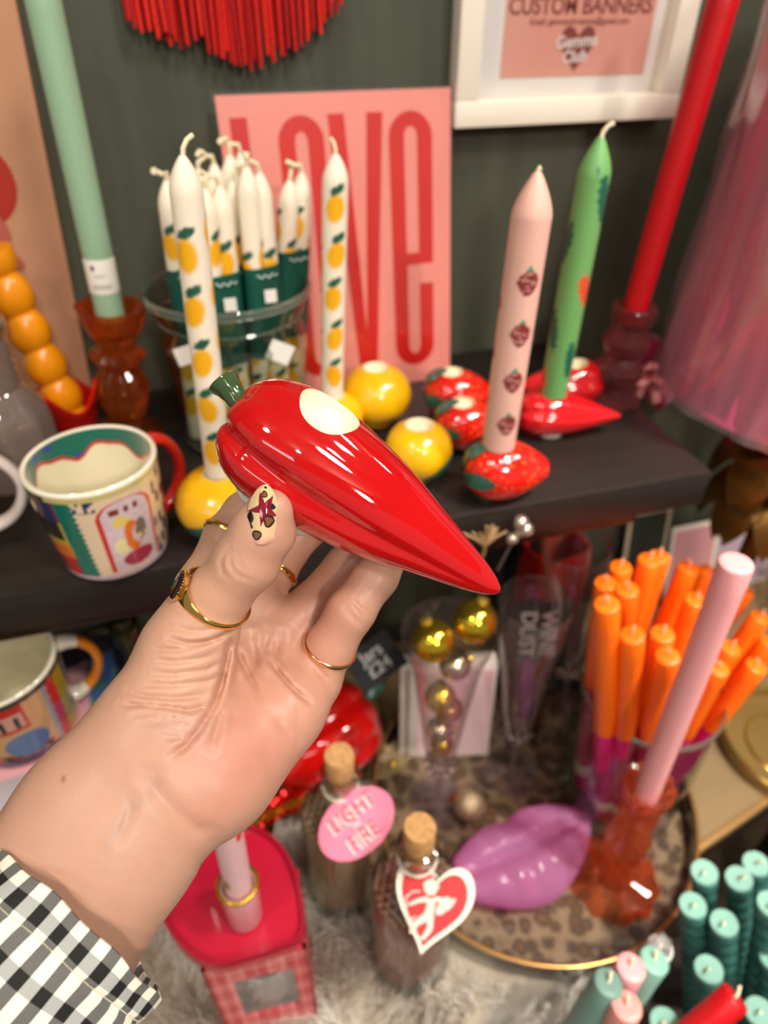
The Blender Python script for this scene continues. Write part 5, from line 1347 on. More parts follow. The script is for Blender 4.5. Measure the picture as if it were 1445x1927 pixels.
# outline measured on the lid plane: the left lobe, the right side, straight front edge
opx = [(372, 1812), (330, 1775), (298, 1720), (296, 1668), (320, 1625), (352, 1602), (384, 1592), (396, 1566), (420, 1550), (455, 1548), (500, 1560), (535, 1592), (560, 1640), (573, 1700), (578, 1768), (520, 1790), (450, 1812), (410, 1822)]
ol = [on_z(a, b_, HZ) - np.array([ha[0], ha[1], HZ]) for a, b_ in opx]; ol = [(p_[0], p_[1]) for p_ in ol][::-1]
def smooth_loop(pts, k=4):
    for _ in range(2):
        out_ = []
        for i in range(len(pts)):
            a, b_ = np.array(pts[i]), np.array(pts[(i + 1) % len(pts)]); out_ += [tuple(a * 0.75 + b_ * 0.25), tuple(a * 0.25 + b_ * 0.75)]
        pts = out_
    return pts
ol = smooth_loop(ol)
if sum(a[0] * b_[1] - b_[0] * a[1] for a, b_ in zip(ol, ol[1:] + ol[:1])) < 0: ol = ol[::-1]
MB().prism(ol, hz - 0.012, hz - 0.003).build('lid', crim, t, auto=40)
inner = [(a * 0.93, b_ * 0.93) for a, b_ in ol]
b = MB(); n = len(ol); b.add([(a, b_, hz - 0.003) for a, b_ in ol] + [(a * 0.985, b_ * 0.985, hz + 0.002) for a, b_ in ol] + [(a, b_, hz + 0.002) for a, b_ in inner] + [(a, b_, hz - 0.003) for a, b_ in inner], [(k * n + j, k * n + (j + 1) % n, (k + 1) * n + (j + 1) % n, (k + 1) * n + j) for k in range(3) for j in range(n)])
b.build('lid_rim', M('crimson_rim', '9a0d28', 0.3, coat=0.3), t, auto=40)
# walls of the box below, straight plaid front with a window
f0, f1 = on_z(372, 1818, HZ) - np.array([ha[0], ha[1], HZ]), on_z(574, 1772, HZ) - np.array([ha[0], ha[1], HZ])
fd_ = f1 - f0; fw2 = float(np.linalg.norm(fd_)); fd_ /= fw2; bk = np.array([-fd_[1], fd_[0], 0])
plaid = M('plaid_paper', 'cf4a55', 0.35, coat=0.2); nt = plaid.node_tree; bs = nt.nodes['Principled BSDF']
tc = nt.nodes.new('ShaderNodeTexCoord'); mp = nt.nodes.new('ShaderNodeMapping'); mp.inputs['Rotation'].default_value = (0, 0.0, -atan2(fd_[1], fd_[0])); nt.links.new(tc.outputs['Object'], mp.inputs['Vector'])
sp = nt.nodes.new('ShaderNodeSeparateXYZ'); nt.links.new(mp.outputs[0], sp.inputs[0]); acc = None
for axn in ('X', 'Z'):
    for fr_, th_ in ((95, 0.72), (31, 0.55)):
        m1 = nt.nodes.new('ShaderNodeMath'); m1.operation = 'MULTIPLY'; m1.inputs[1].default_value = fr_; nt.links.new(sp.outputs[axn], m1.inputs[0])
        m2 = nt.nodes.new('ShaderNodeMath'); m2.operation = 'FRACT'; nt.links.new(m1.outputs[0], m2.inputs[0])
        m3 = nt.nodes.new('ShaderNodeMath'); m3.operation = 'GREATER_THAN'; m3.inputs[1].default_value = th_; nt.links.new(m2.outputs[0], m3.inputs[0])
        if acc is None: acc = m3
        else:
            m4 = nt.nodes.new('ShaderNodeMath'); m4.operation = 'ADD'; nt.links.new(acc.outputs[0], m4.inputs[0]); nt.links.new(m3.outputs[0], m4.inputs[1]); acc = m4
m5 = nt.nodes.new('ShaderNodeMath'); m5.operation = 'MULTIPLY'; m5.inputs[1].default_value = 0.25; nt.links.new(acc.outputs[0], m5.inputs[0])
cr = nt.nodes.new('ShaderNodeValToRGB'); cr.color_ramp.elements[0].color = (*lin('c01c30'), 1); cr.color_ramp.elements[1].color = (*lin('ee9a96'), 1)
nt.links.new(m5.outputs[0], cr.inputs[0]); nt.links.new(cr.outputs[0], bs.inputs['Base Color'])
zt, zb_ = hz - 0.012, 0.0
def fpt(u, z, dpt=0.0): q = f0 + fd_ * (u * fw2) + bk * dpt; return (q[0], q[1], z)
wx0, wx1, wz0, wz1 = 0.24, 0.84, zt - 0.118, zt - 0.034
def bar(u0, u1, z0, z1, d0=0.0, d1=0.004):
    V = [fpt(u, z, d) for d in (d0, d1) for u, z in ((u0, z0), (u1, z0), (u1, z1), (u0, z1))]
    return MB().add(V, [(0, 1, 2, 3), (7, 6, 5, 4), (0, 4, 5, 1), (1, 5, 6, 2), (2, 6, 7, 3), (3, 7, 4, 0)])
for a in ((0, 1, wz1, zt), (0, 1, zb_, wz0), (0, wx0, wz0, wz1), (wx1, 1, wz0, wz1)): bar(*a).build('front_panel', plaid, t, smooth=False)
bar(wx0, wx1, wz0, wz1, 0.001, 0.0015).build('window_pane', film('box_window', refl=0.06, haze=0.05), t, smooth=False)
for u in (0, 1):
    V = [fpt(u, z, d) for z, d in ((zb_, 0), (zb_, 0.058), (zt, 0.058), (zt, 0))]; V2 = [(x__ + fd_[0] * (0.003 if u == 0 else -0.003), y__ + fd_[1] * (0.003 if u == 0 else -0.003), z__) for x__, y__, z__ in V]
    MB().add(V + V2, [(0, 1, 2, 3), (7, 6, 5, 4), (0, 4, 5, 1), (1, 5, 6, 2), (2, 6, 7, 3), (3, 7, 4, 0)]).build('side_panel', plaid, t, smooth=False)
bar(0, 1, zb_, zt, 0.058, 0.061).build('back_panel', crim, t, smooth=False)
q = f0 + fd_ * (fw2 * 0.54) + bk * 0.031
cu = thing('white_cup', tuple(np.array([ha[0], ha[1], FUR - 0.0098]) + np.array([q[0], q[1], zb_])), 'white cup seen inside the plaid gift box window', 'cup')
MB().lathe([(0, 0), (0.020, 0), (0.022, 0.003), (0.0255, 0.10), (0.0242, 0.10), (0.021, 0.006), (0, 0.006)], 48).build('cup', M('cup_white', 'd8d2d0', 0.25), cu)
MB().lathe([(0.0233, 0.040), (0.0237, 0.040), (0.0240, 0.046), (0.0236, 0.046)], 48).build('red_band', M('red_band_print', 'b03040', 0.4), cu)
# candle in a pink socket with gold ring on the lid
sb_, st2 = stand(462, 1722, HZ, 447, 1664)
t = thing('candle_socket', tuple(sb_), 'pale pink candle socket with gold ring on the heart box', 'candle holder')
sh2 = float(np.linalg.norm(st2 - sb_)) * 1.0; aim(t, st2 - sb_)
MB().lathe([(0, 0), (0.0125, 0), (0.0130, 0.001), (0.0140, sh2), (0.0115, sh2), (0.0113, sh2 - 0.02), (0, sh2 - 0.02)], 40).build('socket', M('blush_glaze', 'd9a3a6', 0.3, coat=0.4), t)
MB().tube([(0.0142 * cos(2 * pi * k / 40), 0.0142 * sin(2 * pi * k / 40), sh2 + 0.001) for k in range(40)], 0.0016, 10, closed=True).build('gold_ring', M('yellow_gold', 'c9a12a', 0.22, metal=0.9), t)
def cherry(h):
    base = lin('dfb3b4'); sh3 = [(0.25, 0.010, 0.0022, 0.002, lin('d01818')), (0.65, h - 0.086 + 0.018, 0.003, 0.006, lin('d8361e')), (0.45, h - 0.05, 0.0055, 0.0022, lin('3f8a5a')), (-1.0, 0.03, 0.003, 0.006, lin('8a7a3a'))]
    def f(s_, z):
        for a, zc, rx, rz_, cc in sh3:
            x__ = ((s_ - a + pi) % (2 * pi) - pi) * 0.0098; y__ = z - zc
            if (x__ / rx) ** 2 + (y__ / rz_) ** 2 < 1: return cc
        return base
    return f
B_ = sb_ + (st2 - sb_) * 0.75; T_ = on_y(405, 1450, sb_[1])
printed_candle('cherry_candle', B_, T_, 0.0100, cherry, 'pale pink taper with cherry print standing on the heart box')

# ---- stack of printed boxes under the orange handled mug, lower left
def pbox(c, size, rz, label, fn, nm='printed_box'):
    o = thing(nm, tuple(c), label, 'box', rz=rz); b = MB(); sx_, sy_, sz_ = size
    for ax_, sg in ((0, -1), (0, 1), (1, -1), (1, 1), (2, -1), (2, 1)):
        ua, va = [(1, 2), (0, 2), (0, 1)][ax_]; n = 36; P, C = [], []
        for i in range(n + 1):
            rw, cw = [], []
            for j in range(n + 1):
                q = [0, 0, 0]; q[ax_] = sg * size[ax_] / 2; q[ua] = (i / n - 0.5) * size[ua]; q[va] = (j / n - 0.5) * size[va]
                rw.append((q[0], q[1], q[2] + sz_ / 2)); cw.append(fn(ax_, i / n, j / n))
            P.append(rw); C.append(cw)
        if (sg > 0) != (ax_ == 1): pass
        else: P = P[::-1]; C = C[::-1]
        b.grid(P, col=C)
    b.build('carton', M('printed_carton', paint=True, rough=0.35, coat=0.3), o, smooth=False); return o
pk, bl2, gr2, rd2, cr2 = lin('e3a7ac'), lin('4a68a0'), lin('4f8f62'), lin('c8403a'), lin('d9cdd4')
def boxA(ax_, u, v):
    if ax_ == 2:
        if abs(u - 0.72) < 0.02 or v > 0.93: return rd2
        if u > 0.86: return bl2 if hsh(round(u * 20), round(v * 12)) > 0.35 else gr2
        return pk
    if abs(u - 0.60) < 0.025: return rd2
    if 0.62 < u < 0.76: return gr2
    if u >= 0.76: return bl2 if hsh(round(u * 22), round(v * 9)) > 0.3 else lin('8aa0b8')
    if v < 0.12: return mixc(rd2, pk, 0.5)
    if u < 0.30 and hsh(round(u * 14), round(v * 8)) > 0.5: return lin('d97a4a') if v > 0.5 else lin('b8405a')
    return cr2
def boxB(ax_, u, v):
    if v > 0.86 and ax_ != 2: return mixc(rd2, lin('7a2f4a'), 0.4)
    return mixc(cr2, lil, 0.45) if hsh(round(u * 9), round(v * 7)) > 0.25 else lin('c98aa0')
zA = MUGO[2] - 0.0005 - 0.075
pbox((MUGO[0] - 0.005, MUGO[1] + 0.012, zA), (0.150, 0.115, 0.075), 0.12, 'pink and blue printed carton under the orange handled mug', boxA)
zB = zA - 0.085
pbox((MUGO[0] - 0.014, MUGO[1] + 0.004, zB), (0.160, 0.125, 0.0845), 0.06, 'lilac printed carton at the bottom of the left stack', boxB)
pbox((MUGO[0] - 0.012, MUGO[1] + 0.006, FUR + 0.006), (0.170, 0.135, zB - FUR - 0.0065), 0.02, 'plain pink carton lowest in the left stack', lambda a, u, v: mixc(pk, rd2, 0.3))
# dark book and olive glass bottle in the shade under the shelf
p = at_d(150, 1262, 0.60)
t = thing('dark_book', (p[0] + 0.01, p[1] + 0.02, TABLE), 'dark navy book standing behind the orange mug handle', 'book', rz=0.3)
MB().box((0, 0, (p[2] - TABLE + 0.02) / 2), (0.06, 0.016, p[2] - TABLE + 0.02), 0.001).build('cover', M('navy_cloth', '1d1c2c', 0.6, noise=(30, 0.2)), t, auto=40)
MB().box((0, -0.001, (p[2] - TABLE + 0.02) - 0.0006), (0.056, 0.011, 0.0016)).build('pages', M('page_paper', '8a8070', 0.8), t, smooth=False)
p = at_d(248, 1178, 0.60)
t = thing('olive_bottle', (p[0] - 0.008, p[1] + 0.004, TABLE), 'olive glass bottle in shadow beside the wrist under shelf', 'bottle')
H = p[2] - TABLE
MB().lathe([(0, 0), (0.026, 0), (0.028, 0.004), (0.028, H * 0.55), (0.022, H * 0.68), (0.011, H * 0.80), (0.010, H * 0.93), (0.013, H * 0.94), (0.013, H), (0.009, H)], 40, mod=facet(12, 0.02)).build('glass', M('olive_glass', '5a5a30', 0.08, trans=0.5, coat=0.5), t)
MB().lathe([(0, H * 0.92), (0.0088, H * 0.92), (0.0092, H * 1.03), (0, H * 1.03)], 20).build('stopper', M('olive_glass'), t)

# ---- candles standing on the lower step, bottom right
mintr = M('mint_disc_wax', '88b8a8', 0.40, sss=0.10); mint_shaded = M('shaded_mint_wax', '336259', 0.42, sss=0.06)  # candle bodies: same wax as the discs, shade put into a darker colour
def ribbed(px_, py_, d, label, lean=None, grp='ribbed mint candles on the lower step', r=0.0112):
    T_ = at_d(px_, py_, d); lean = lean or (px_ + 4, py_ + 250); B_ = on_z(lean[0], lean[1], LOW - 0.0095); h = float(np.linalg.norm(T_ - B_))
    t = lean_thing('ribbed_candle', B_, T_, label, 'candle', grp)
    pr = [(0, 0), (r * 0.9, 0)]; z = 0.0; pitch = 0.020
    nn = int((h - 0.006) / pitch); pitch = (h - 0.006) / nn
    for k in range(nn):
        for j in range(6): pr.append((r * (0.55 + 0.47 * sin(pi * (j + 0.5) / 6) ** 0.6), k * pitch + pitch * (j + 0.5) / 6))
    MB().lathe(pr + [(r * 0.85, h - 0.006)], 32).build('wax', mint_shaded, t)
    MB().lathe([(r * 0.8, h - 0.0065), (r, h - 0.005), (r * 1.01, h - 0.0012), (r * 0.94, h), (r * 0.2, h - 0.0004), (0, h - 0.0004)], 32).build('top_disc', mintr, t, label='pale mint top disc')
    wa = RND.uniform(-1, 1)
    MB().tube([(0, 0, h - 0.001), (0.001 * wa, -0.001, h + 0.003), (0.004 * wa, -0.004, h + 0.007)], 0.0012, 6).build('wick', wick_m, t)
    return t
rl = [((1325, 1640), 0.600, None, 'ribbed mint candle standing nearest the tray rim'), ((1390, 1652), 0.598, None, 'ribbed mint candle second row, right of the tray rim'),
      ((1422, 1624), 0.612, None, 'ribbed mint candle farthest back at the right edge'), ((1303, 1702), 0.590, None, 'ribbed mint candle leftmost below the tray rim'),
      ((1362, 1735), 0.580, None, 'ribbed mint candle in the middle with wick bent right'), ((1333, 1822), 0.565, None, 'ribbed mint candle standing alone above the red candle'),
      ((1452, 1700), 0.560, (1392, 2010), 'leaning ribbed mint candle at the right frame edge'), ((1428, 1902), 0.545, None, 'ribbed mint candle right of the red candle end'),
      ((1250, 1922), 0.545, None, 'ribbed mint candle cut by the bottom frame edge'),
      ((1455, 1800), 0.585, (1420, 2040), 'ribbed mint candle half hidden at right edge, lower one')]
for (q, d, ln, lb_) in rl: ribbed(*q, d, lb_, ln)
def stub(px_, py_, d, m_, label, lean, r=0.0112, cat='candle', twom=None, L=0.24):
    T_ = at_d(px_, py_, d); dv_ = np.array(lean, dtype=float); B_ = T_ + dv_
    h = float(np.linalg.norm(T_ - B_)); t = lean_thing('dinner_candle', B_, T_, label, cat)
    MB().lathe(taper_prof(r, h, r, top='flat'), 32).build('wax', m_, t)
    MB().tube([(0, 0, h - 0.001), (0.0005, 0.001, h + 0.003), (0.002, 0.004, h + 0.007)], 0.0012, 6).build('wick', wick_m, t); return t
p_ = at_d(1385, 1876, 0.520); zl = p_[2] - LOW + 0.0
stub(1385, 1876, 0.520, M('bright_red_wax', 'c40d16', 0.35, sss=0.08), 'red dinner candle leaning low across the bottom right corner', (-0.105, -0.02, -0.10))
stub(1188, 1819, 0.520, M('blush_wax', 'e3a3a6', 0.4, sss=0.1), 'pink dinner candle, upper one of the bottom right pair', (-0.012, -0.01, -0.16))
stub(1180, 1892, 0.500, M('coral_wax', 'e6968e', 0.4, sss=0.1), 'coral pink dinner candle, lower one at bottom edge', (-0.006, -0.01, -0.16))
stub(1146, 1848, 0.510, M('grey_mint_wax', '6f8f84', 0.4, sss=0.08), 'grey mint dinner candle left of the pink pair', (-0.030, -0.012, -0.15))
stub(1232, 1806, 0.530, M('sea_mint_wax', '86b8a4', 0.4, sss=0.1), 'mint dinner candle with pale wick right of pink pair', (-0.025, -0.010, -0.16))
p = at_d(1250, 1772, 0.560); 
t = thing('wrapped_candle', (p[0], p[1], LOW - 0.0095), 'candle in crumpled white plastic wrap behind mint dinner candle', 'candle'); h = p[2] - LOW + 0.0095
MB().lathe(taper_prof(0.0105, h - 0.012, top='flat'), 28).build('wax', M('white_wax', 'cfcac6', 0.45), t)
P = []
for i in range(22):
    s_ = i / 21; P.append([((0.0125 + 0.0022 * sin(5 * a + i) + 0.0016 * sin(9 * a - 2 * i)) * (1 - 0.55 * max(0, s_ - 0.86) / 0.14) * cos(a), (0.0125 + 0.0022 * sin(5 * a + i)) * (1 - 0.5 * max(0, s_ - 0.86) / 0.14) * sin(a), s_ * h) for a in np.linspace(0, 2 * pi, 24, endpoint=False)])
MB().grid(P, cv=True).build('plastic_wrap', film('white_wrap', 'e6e2e0', refl=0.2, rough=0.2, tint=0.95, haze=0.5), t)
MB().tube([(0, 0, 0.001), (0, 0, 0.002)], 0.012, 12).build('foot', M('white_wax'), t)
# ================================================================== the red pepper in the hand
def c2w(v): v = np.asarray(v, dtype=float); return CAM + RT * v[..., 0:1] + UP * v[..., 1:2] + FW * v[..., 2:3] if v.ndim > 1 else CAM + RT * v[0] + UP * v[1] + FW * v[2]
def C(px_, py_, d): return np.array([(px_ - CX) / F * d, (CY - py_) / F * d, d])
PD = 0.250; K = PD / F
pa_, pb2 = at_d(449, 780, PD), at_d(940.5, 1114, PD + 0.001)
ax = (pb2 - pa_); PL = float(np.linalg.norm(ax)); ax /= PL
zc_ = -FW - ax * np.dot(-FW, ax); zc_ /= np.linalg.norm(zc_); yc_ = np.cross(zc_, ax)
pk_ = thing('pepper_candle_holder', tuple(pa_), 'large glossy red ceramic pepper candle holder held up in the hand', 'candle holder')
frame(pk_, ax, yc_, zc_)
pprof = [(22, 0), (12, 16), (0, 34), (-6, 54), (2, 76), (24, 97), (56, 112), (100, 122), (150, 124.5), (200, 120), (260, 111), (316, 100), (370, 85), (420, 69), (465, 56), (510, 43), (545, 32), (572, 21), (588, 11), (594, 4), (596, 0)]
pprof = [(a * K, r * K) for a, r in pprof]
ang_ = [(radians(116), 0.175, 0.18), (radians(60), 0.05, 0.20), (radians(-28), 0.10, 0.22), (radians(188), 0.06, 0.25), (radians(230), 0.12, 0.25), (radians(300), 0.12, 0.25)]
redpep = M('red_pepper_glaze', 'b8080d', 0.045, coat=1.0, noise=(22, 0.07))
po = pepper_mesh(PL, pprof, ang_, 220, 190, flat=0.95).build('body', redpep, pk_)
ha_ = radians(31); hdir = Vector((0, cos(ha_), sin(ha_)))
def hole_lathe(prof, n=56):
    b = MB().lathe(prof, n); q = Vector((0, 0, 1)).rotation_difference(hdir)
    b.v = [tuple(q @ Vector(v) + Vector((146 * K, 0, 0)) + hdir * (112 * K)) for v in b.v]; return b
HR = 59 * K
boolean_cut(po, hole_lathe([(0, -0.007), (HR * 0.8, -0.007), (HR * 0.97, -0.0045), (HR, -0.001), (HR, 0.02), (0, 0.02)]), M('ivory_glaze', 'f3e8cc', 0.2, coat=0.5), pk_)
to_l = lambda p_: tuple(Vector((np.dot(p_ - pa_, ax), np.dot(p_ - pa_, yc_), np.dot(p_ - pa_, zc_))))
stg = M('stem_green_glaze', '3c5230', 0.10, coat=1.0, noise=(60, 0.35), bump=(90, 0.2), stretch=(1, 1, 1))
sp_ = [(474, 783, 24), (462, 770, 25), (452, 757, 22.5), (442, 744, 22), (431, 730, 26), (423, 720, 32), (421, 717.5, 33), (419.5, 715.5, 31)]
spt = [to_l(at_d(a, b_, PD - 0.0005)) for a, b_, r in sp_]
MB().tube(spt, [r * K for a, b_, r in sp_], 40).build('stem', stg, pk_, auto=50)
bdir = -hdir
b = MB().lathe([(0, 0), (0.016, 0), (0.0175, -0.002), (0.017, -0.010), (0, -0.010)], 40, mod=lambda t_, z, r, k: r); q = Vector((0, 0, 1)).rotation_difference(bdir)
b.v = [tuple(q @ Vector((v[0] * 1.15, v[1] * 0.9, v[2])) + Vector((150 * K, 0, 0)) + bdir * (118 * K)) for v in b.v]
b.build('base', M('white_bisque', 'd8d2cc', 0.6), pk_, label='white unglazed base')

# ================================================================== the hand: one continuous skin surface grown from a distance field
HV = 0.00085
lo, hi = np.array([-0.165, -0.215, 0.180]), np.array([0.022, 0.036, 0.320])
NXg, NYg, NZg = [int(v) for v in np.ceil((hi - lo) / HV)]
gx, gy, gz = [lo[i] + HV * np.arange(n_) for i, n_ in enumerate((NXg, NYg, NZg))]
BIG = 0.05
S = np.full((NXg, NYg, NZg), BIG, dtype=np.float32)
def smin(a, b_, k):
    h = np.clip(k - np.abs(a - b_), 0, None) / k
    return np.minimum(a, b_) - h * h * k * 0.25
def sub(a, b_, m):
    l_ = np.minimum(a, b_) - m; h_ = np.maximum(a, b_) + m
    i0 = np.clip(np.floor((l_ - lo) / HV).astype(int), 0, None); i1 = np.minimum(np.ceil((h_ - lo) / HV).astype(int) + 1, [NXg, NYg, NZg])
    return tuple(slice(int(p_), int(q_)) for p_, q_ in zip(i0, i1))
def cone(A, a, b_, ra, rb, k, wide=None, thin=1.0):
    """rounded cone a-b joined smoothly into field A; thin < 1 flattens it across the direction wide x axis"""
    s_ = sub(a, b_, max(ra, rb) + 0.014)
    X_, Y_, Z_ = np.meshgrid(gx[s_[0]], gy[s_[1]], gz[s_[2]], indexing='ij', sparse=True)
    ba = b_ - a; L2 = float(ba @ ba); t_ = np.clip(((X_ - a[0]) * ba[0] + (Y_ - a[1]) * ba[1] + (Z_ - a[2]) * ba[2]) / L2, 0, 1)
    dx, dy, dz = X_ - a[0] - t_ * ba[0], Y_ - a[1] - t_ * ba[1], Z_ - a[2] - t_ * ba[2]
    r = ra + (rb - ra) * t_
    if wide is not None:
        tn = np.cross(ba / sqrt(L2), wide); tn /= np.linalg.norm(tn); dt = dx * tn[0] + dy * tn[1] + dz * tn[2]
        d2 = dx * dx + dy * dy + dz * dz - dt * dt + (dt / thin) ** 2
        q_ = np.sqrt(d2); d = (q_ - r) * (thin + (1 - thin) * 0.4)
    else: d = np.sqrt(dx * dx + dy * dy + dz * dz) - r
    A[s_] = smin(A[s_], d.astype(np.float32), k)
def chain(A, pts, k):
    for (p_, ra), (q_, rb) in zip(pts, pts[1:]): cone(A, p_, q_, ra, rb, k)
WD = np.array([0.77, -0.64, 0.0])
# forearm and wrist
cone(S, C(-190, 2090, 0.214), C(60, 1770, 0.229), 0.0335, 0.0325, 0.01, WD, 0.74)
cone(S, C(60, 1770, 0.229), C(205, 1560, 0.239), 0.0325, 0.0310, 0.01, WD, 0.72)
cone(S, C(205, 1560, 0.239), C(312, 1412, 0.246), 0.0310, 0.0290, 0.012, WD, 0.70)
# palm: metacarpals, heel, thenar
cone(S, C(300, 1400, 0.258), C(388, 1105, 0.286), 0.0145, 0.0120, 0.012)
cone(S, C(345, 1410, 0.259), C(465, 1140, 0.289), 0.0140, 0.0115, 0.012)
cone(S, C(390, 1430, 0.259), C(538, 1192, 0.288), 0.0140, 0.0112, 0.012)
cone(S, C(425, 1455, 0.256), C(590, 1278, 0.281), 0.0145, 0.0108, 0.012)
cone(S, C(420, 1442, 0.252), C(535, 1340, 0.265), 0.0160, 0.0135, 0.016)
cone(S, C(330, 1440, 0.246), C(400, 1460, 0.248), 0.0165, 0.0165, 0.014)
cone(S, C(285, 1385, 0.247), C(352, 1220, 0.252), 0.0195, 0.0150, 0.010)
cone(S, C(352, 1220, 0.252), C(378, 1166, 0.252), 0.0150, 0.0128, 0.010)
# thumb
Th = np.full_like(S, BIG)
TMC, TIP, TTP = C(378, 1166, 0.252), C(466, 1052, 0.242), C(508, 962, 0.2345)
chain(Th, [(TMC, 0.0125), (C(410, 1122, 0.2485), 0.0112), (TIP, 0.0113), (C(492, 1000, 0.238), 0.0101), (TTP, 0.0080)], 0.004)
cone(Th, C(505, 985, 0.2365), C(517, 1002, 0.240), 0.0068, 0.0070, 0.004)
S = smin(S, Th, 0.0055); del Th
# four fingers, each its own chain
fing = {
 'index': [(C(388, 1105, 0.286), 0.0112), (C(428, 1010, 0.294), 0.0098), (C(462, 968, 0.298), 0.0098), (C(560, 890, 0.298), 0.0084), (C(632, 850, 0.291), 0.0070)],
 'middle': [(C(465, 1140, 0.289), 0.0110), (C(514, 1076, 0.298), 0.0096), (C(566, 998, 0.304), 0.0096), (C(650, 950, 0.301), 0.0084), (C(730, 935, 0.292), 0.0070)],
 'ring': [(C(538, 1190, 0.288), 0.0106), (C(588, 1136, 0.292), 0.0090), (C(652, 1066, 0.296), 0.0090), (C(728, 1000, 0.294), 0.0082), (C(775, 985, 0.284), 0.0070)],
 'little': [(C(590, 1278, 0.281), 0.0108), (C(622, 1216, 0.277), 0.0098), (C(660, 1150, 0.272), 0.0094), (C(708, 1085, 0.274), 0.0086), (C(740, 1030, 0.277), 0.0078), (C(770, 985, 0.277), 0.0066)]}
for nm, ch_ in fing.items():
    A_ = np.full_like(S, BIG); chain(A_, ch_, 0.003); S = smin(S, A_, 0.0042); del A_
# creases: relief carved along lines of the palm side
creases = [([(318, 1203), (354, 1211), (392, 1208), (418, 1198), (436, 1184)], 5, 0.9), ([(280, 1222), (326, 1223), (360, 1219), (392, 1209)], 5, 0.5),
 ([(282, 1241), (330, 1246), (375, 1240), (410, 1230)], 5, 0.45), ([(276, 1266), (326, 1269), (388, 1261), (424, 1244)], 5, 0.45), ([(266, 1288), (330, 1289), (392, 1282), (420, 1270)], 5, 0.40),
 ([(240, 1302), (270, 1311), (326, 1315), (386, 1308)], 5.5, 0.55), ([(226, 1326), (268, 1327), (315, 1331), (355, 1338), (396, 1327)], 5.5, 0.75), ([(250, 1346), (285, 1342), (326, 1352), (356, 1355)], 5, 0.4),
 ([(265, 1363), (298, 1358), (330, 1362)], 5, 0.35), ([(296, 1385), (326, 1389), (366, 1383)], 6, 0.4), ([(300, 1170), (330, 1182), (372, 1190), (410, 1180)], 5, 0.3),
 ([(434, 1192), (429, 1233), (418, 1283), (404, 1327), (376, 1372), (348, 1405), (322, 1421)], 7, 0.95),
 ([(442, 1214), (460, 1253), (480, 1294), (487, 1311)], 6, 0.6), ([(509, 1246), (530, 1272), (556, 1300), (581, 1322)], 5, 1.0), ([(505, 1240), (498, 1215), (505, 1190)], 8, 0.8),
 ([(426, 1327), (412, 1352), (399, 1410)], 8, 0.5), ([(446, 1330), (432, 1370)], 8, 0.35), ([(473, 1202), (480, 1235), (478, 1262)], 9, 0.8), ([(524, 1196), (519, 1222), (524, 1250)], 9, 0.8),
 ([(279, 1460), (298, 1493), (326, 1524), (366, 1557), (400, 1570)], 17, 0.42), ([(250, 1500), (240, 1545), (222, 1580)], 10, 0.35), ([(430, 1672), (400, 1650), (380, 1630)], 8, 0.3),
 ([(431, 1029), (415, 1056), (419, 1080), (434, 1090)], 4.5, 0.28), ([(434, 1034), (434, 1062), (446, 1081), (477, 1094)], 4.5, 0.30), ([(444, 1038), (450, 1063), (467, 1079)], 4.5, 0.25),
 ([(655, 1116), (673, 1141), (698, 1160)], 5, 0.4), ([(640, 1130), (668, 1168), (690, 1178)], 6, 0.25), ([(622, 1290), (600, 1262), (588, 1240)], 7, 0.5), ([(596, 1330), (560, 1300)], 8, 0.4),
 ([(560, 1390), (535, 1372), (515, 1340)], 9, 0.4), ([(500, 1420), (515, 1440)], 10, 0.3)]
i_, j_, k_ = np.nonzero(np.abs(S) < 0.0042)
Dv = gz[k_]; U = CX + F * gx[i_] / Dv; Vv = CY - F * gy[j_] / Dv
disp = np.zeros(len(U))
def dseg(U, Vv, p_, q_):
    d = np.array(q_, float) - p_; L2 = d @ d; t_ = np.clip(((U - p_[0]) * d[0] + (Vv - p_[1]) * d[1]) / L2, 0, 1)
    return np.hypot(U - p_[0] - t_ * d[0], Vv - p_[1] - t_ * d[1])
for pts, w_, dep in creases:
    xs_ = [p_[0] for p_ in pts]; ys_ = [p_[1] for p_ in pts]
    m_ = (U > min(xs_) - 40) & (U < max(xs_) + 40) & (Vv > min(ys_) - 40) & (Vv < max(ys_) + 40)
    if pts[0][0] < 480 and pts[0][1] < 1100: m_ &= Dv < 0.262
    dd = np.min([dseg(U[m_], Vv[m_], np.array(a, float), b_) for a, b_ in zip(pts, pts[1:])], axis=0)
    # fade at both ends
    e0 = np.minimum(np.hypot(U[m_] - pts[0][0], Vv[m_] - pts[0][1]), np.hypot(U[m_] - pts[-1][0], Vv[m_] - pts[-1][1]))
    fd_ = np.clip(e0 / 22, 0.25, 1)
    disp[m_] += (1.9 * dep * 1e-3 * fd_) * (np.exp(-(dd / (w_ * 0.85)) ** 2) - 0.2 * np.exp(-((dd - w_ * 2.0) / (w_ * 1.1)) ** 2))
S[i_, j_, k_] += disp.astype(np.float32)
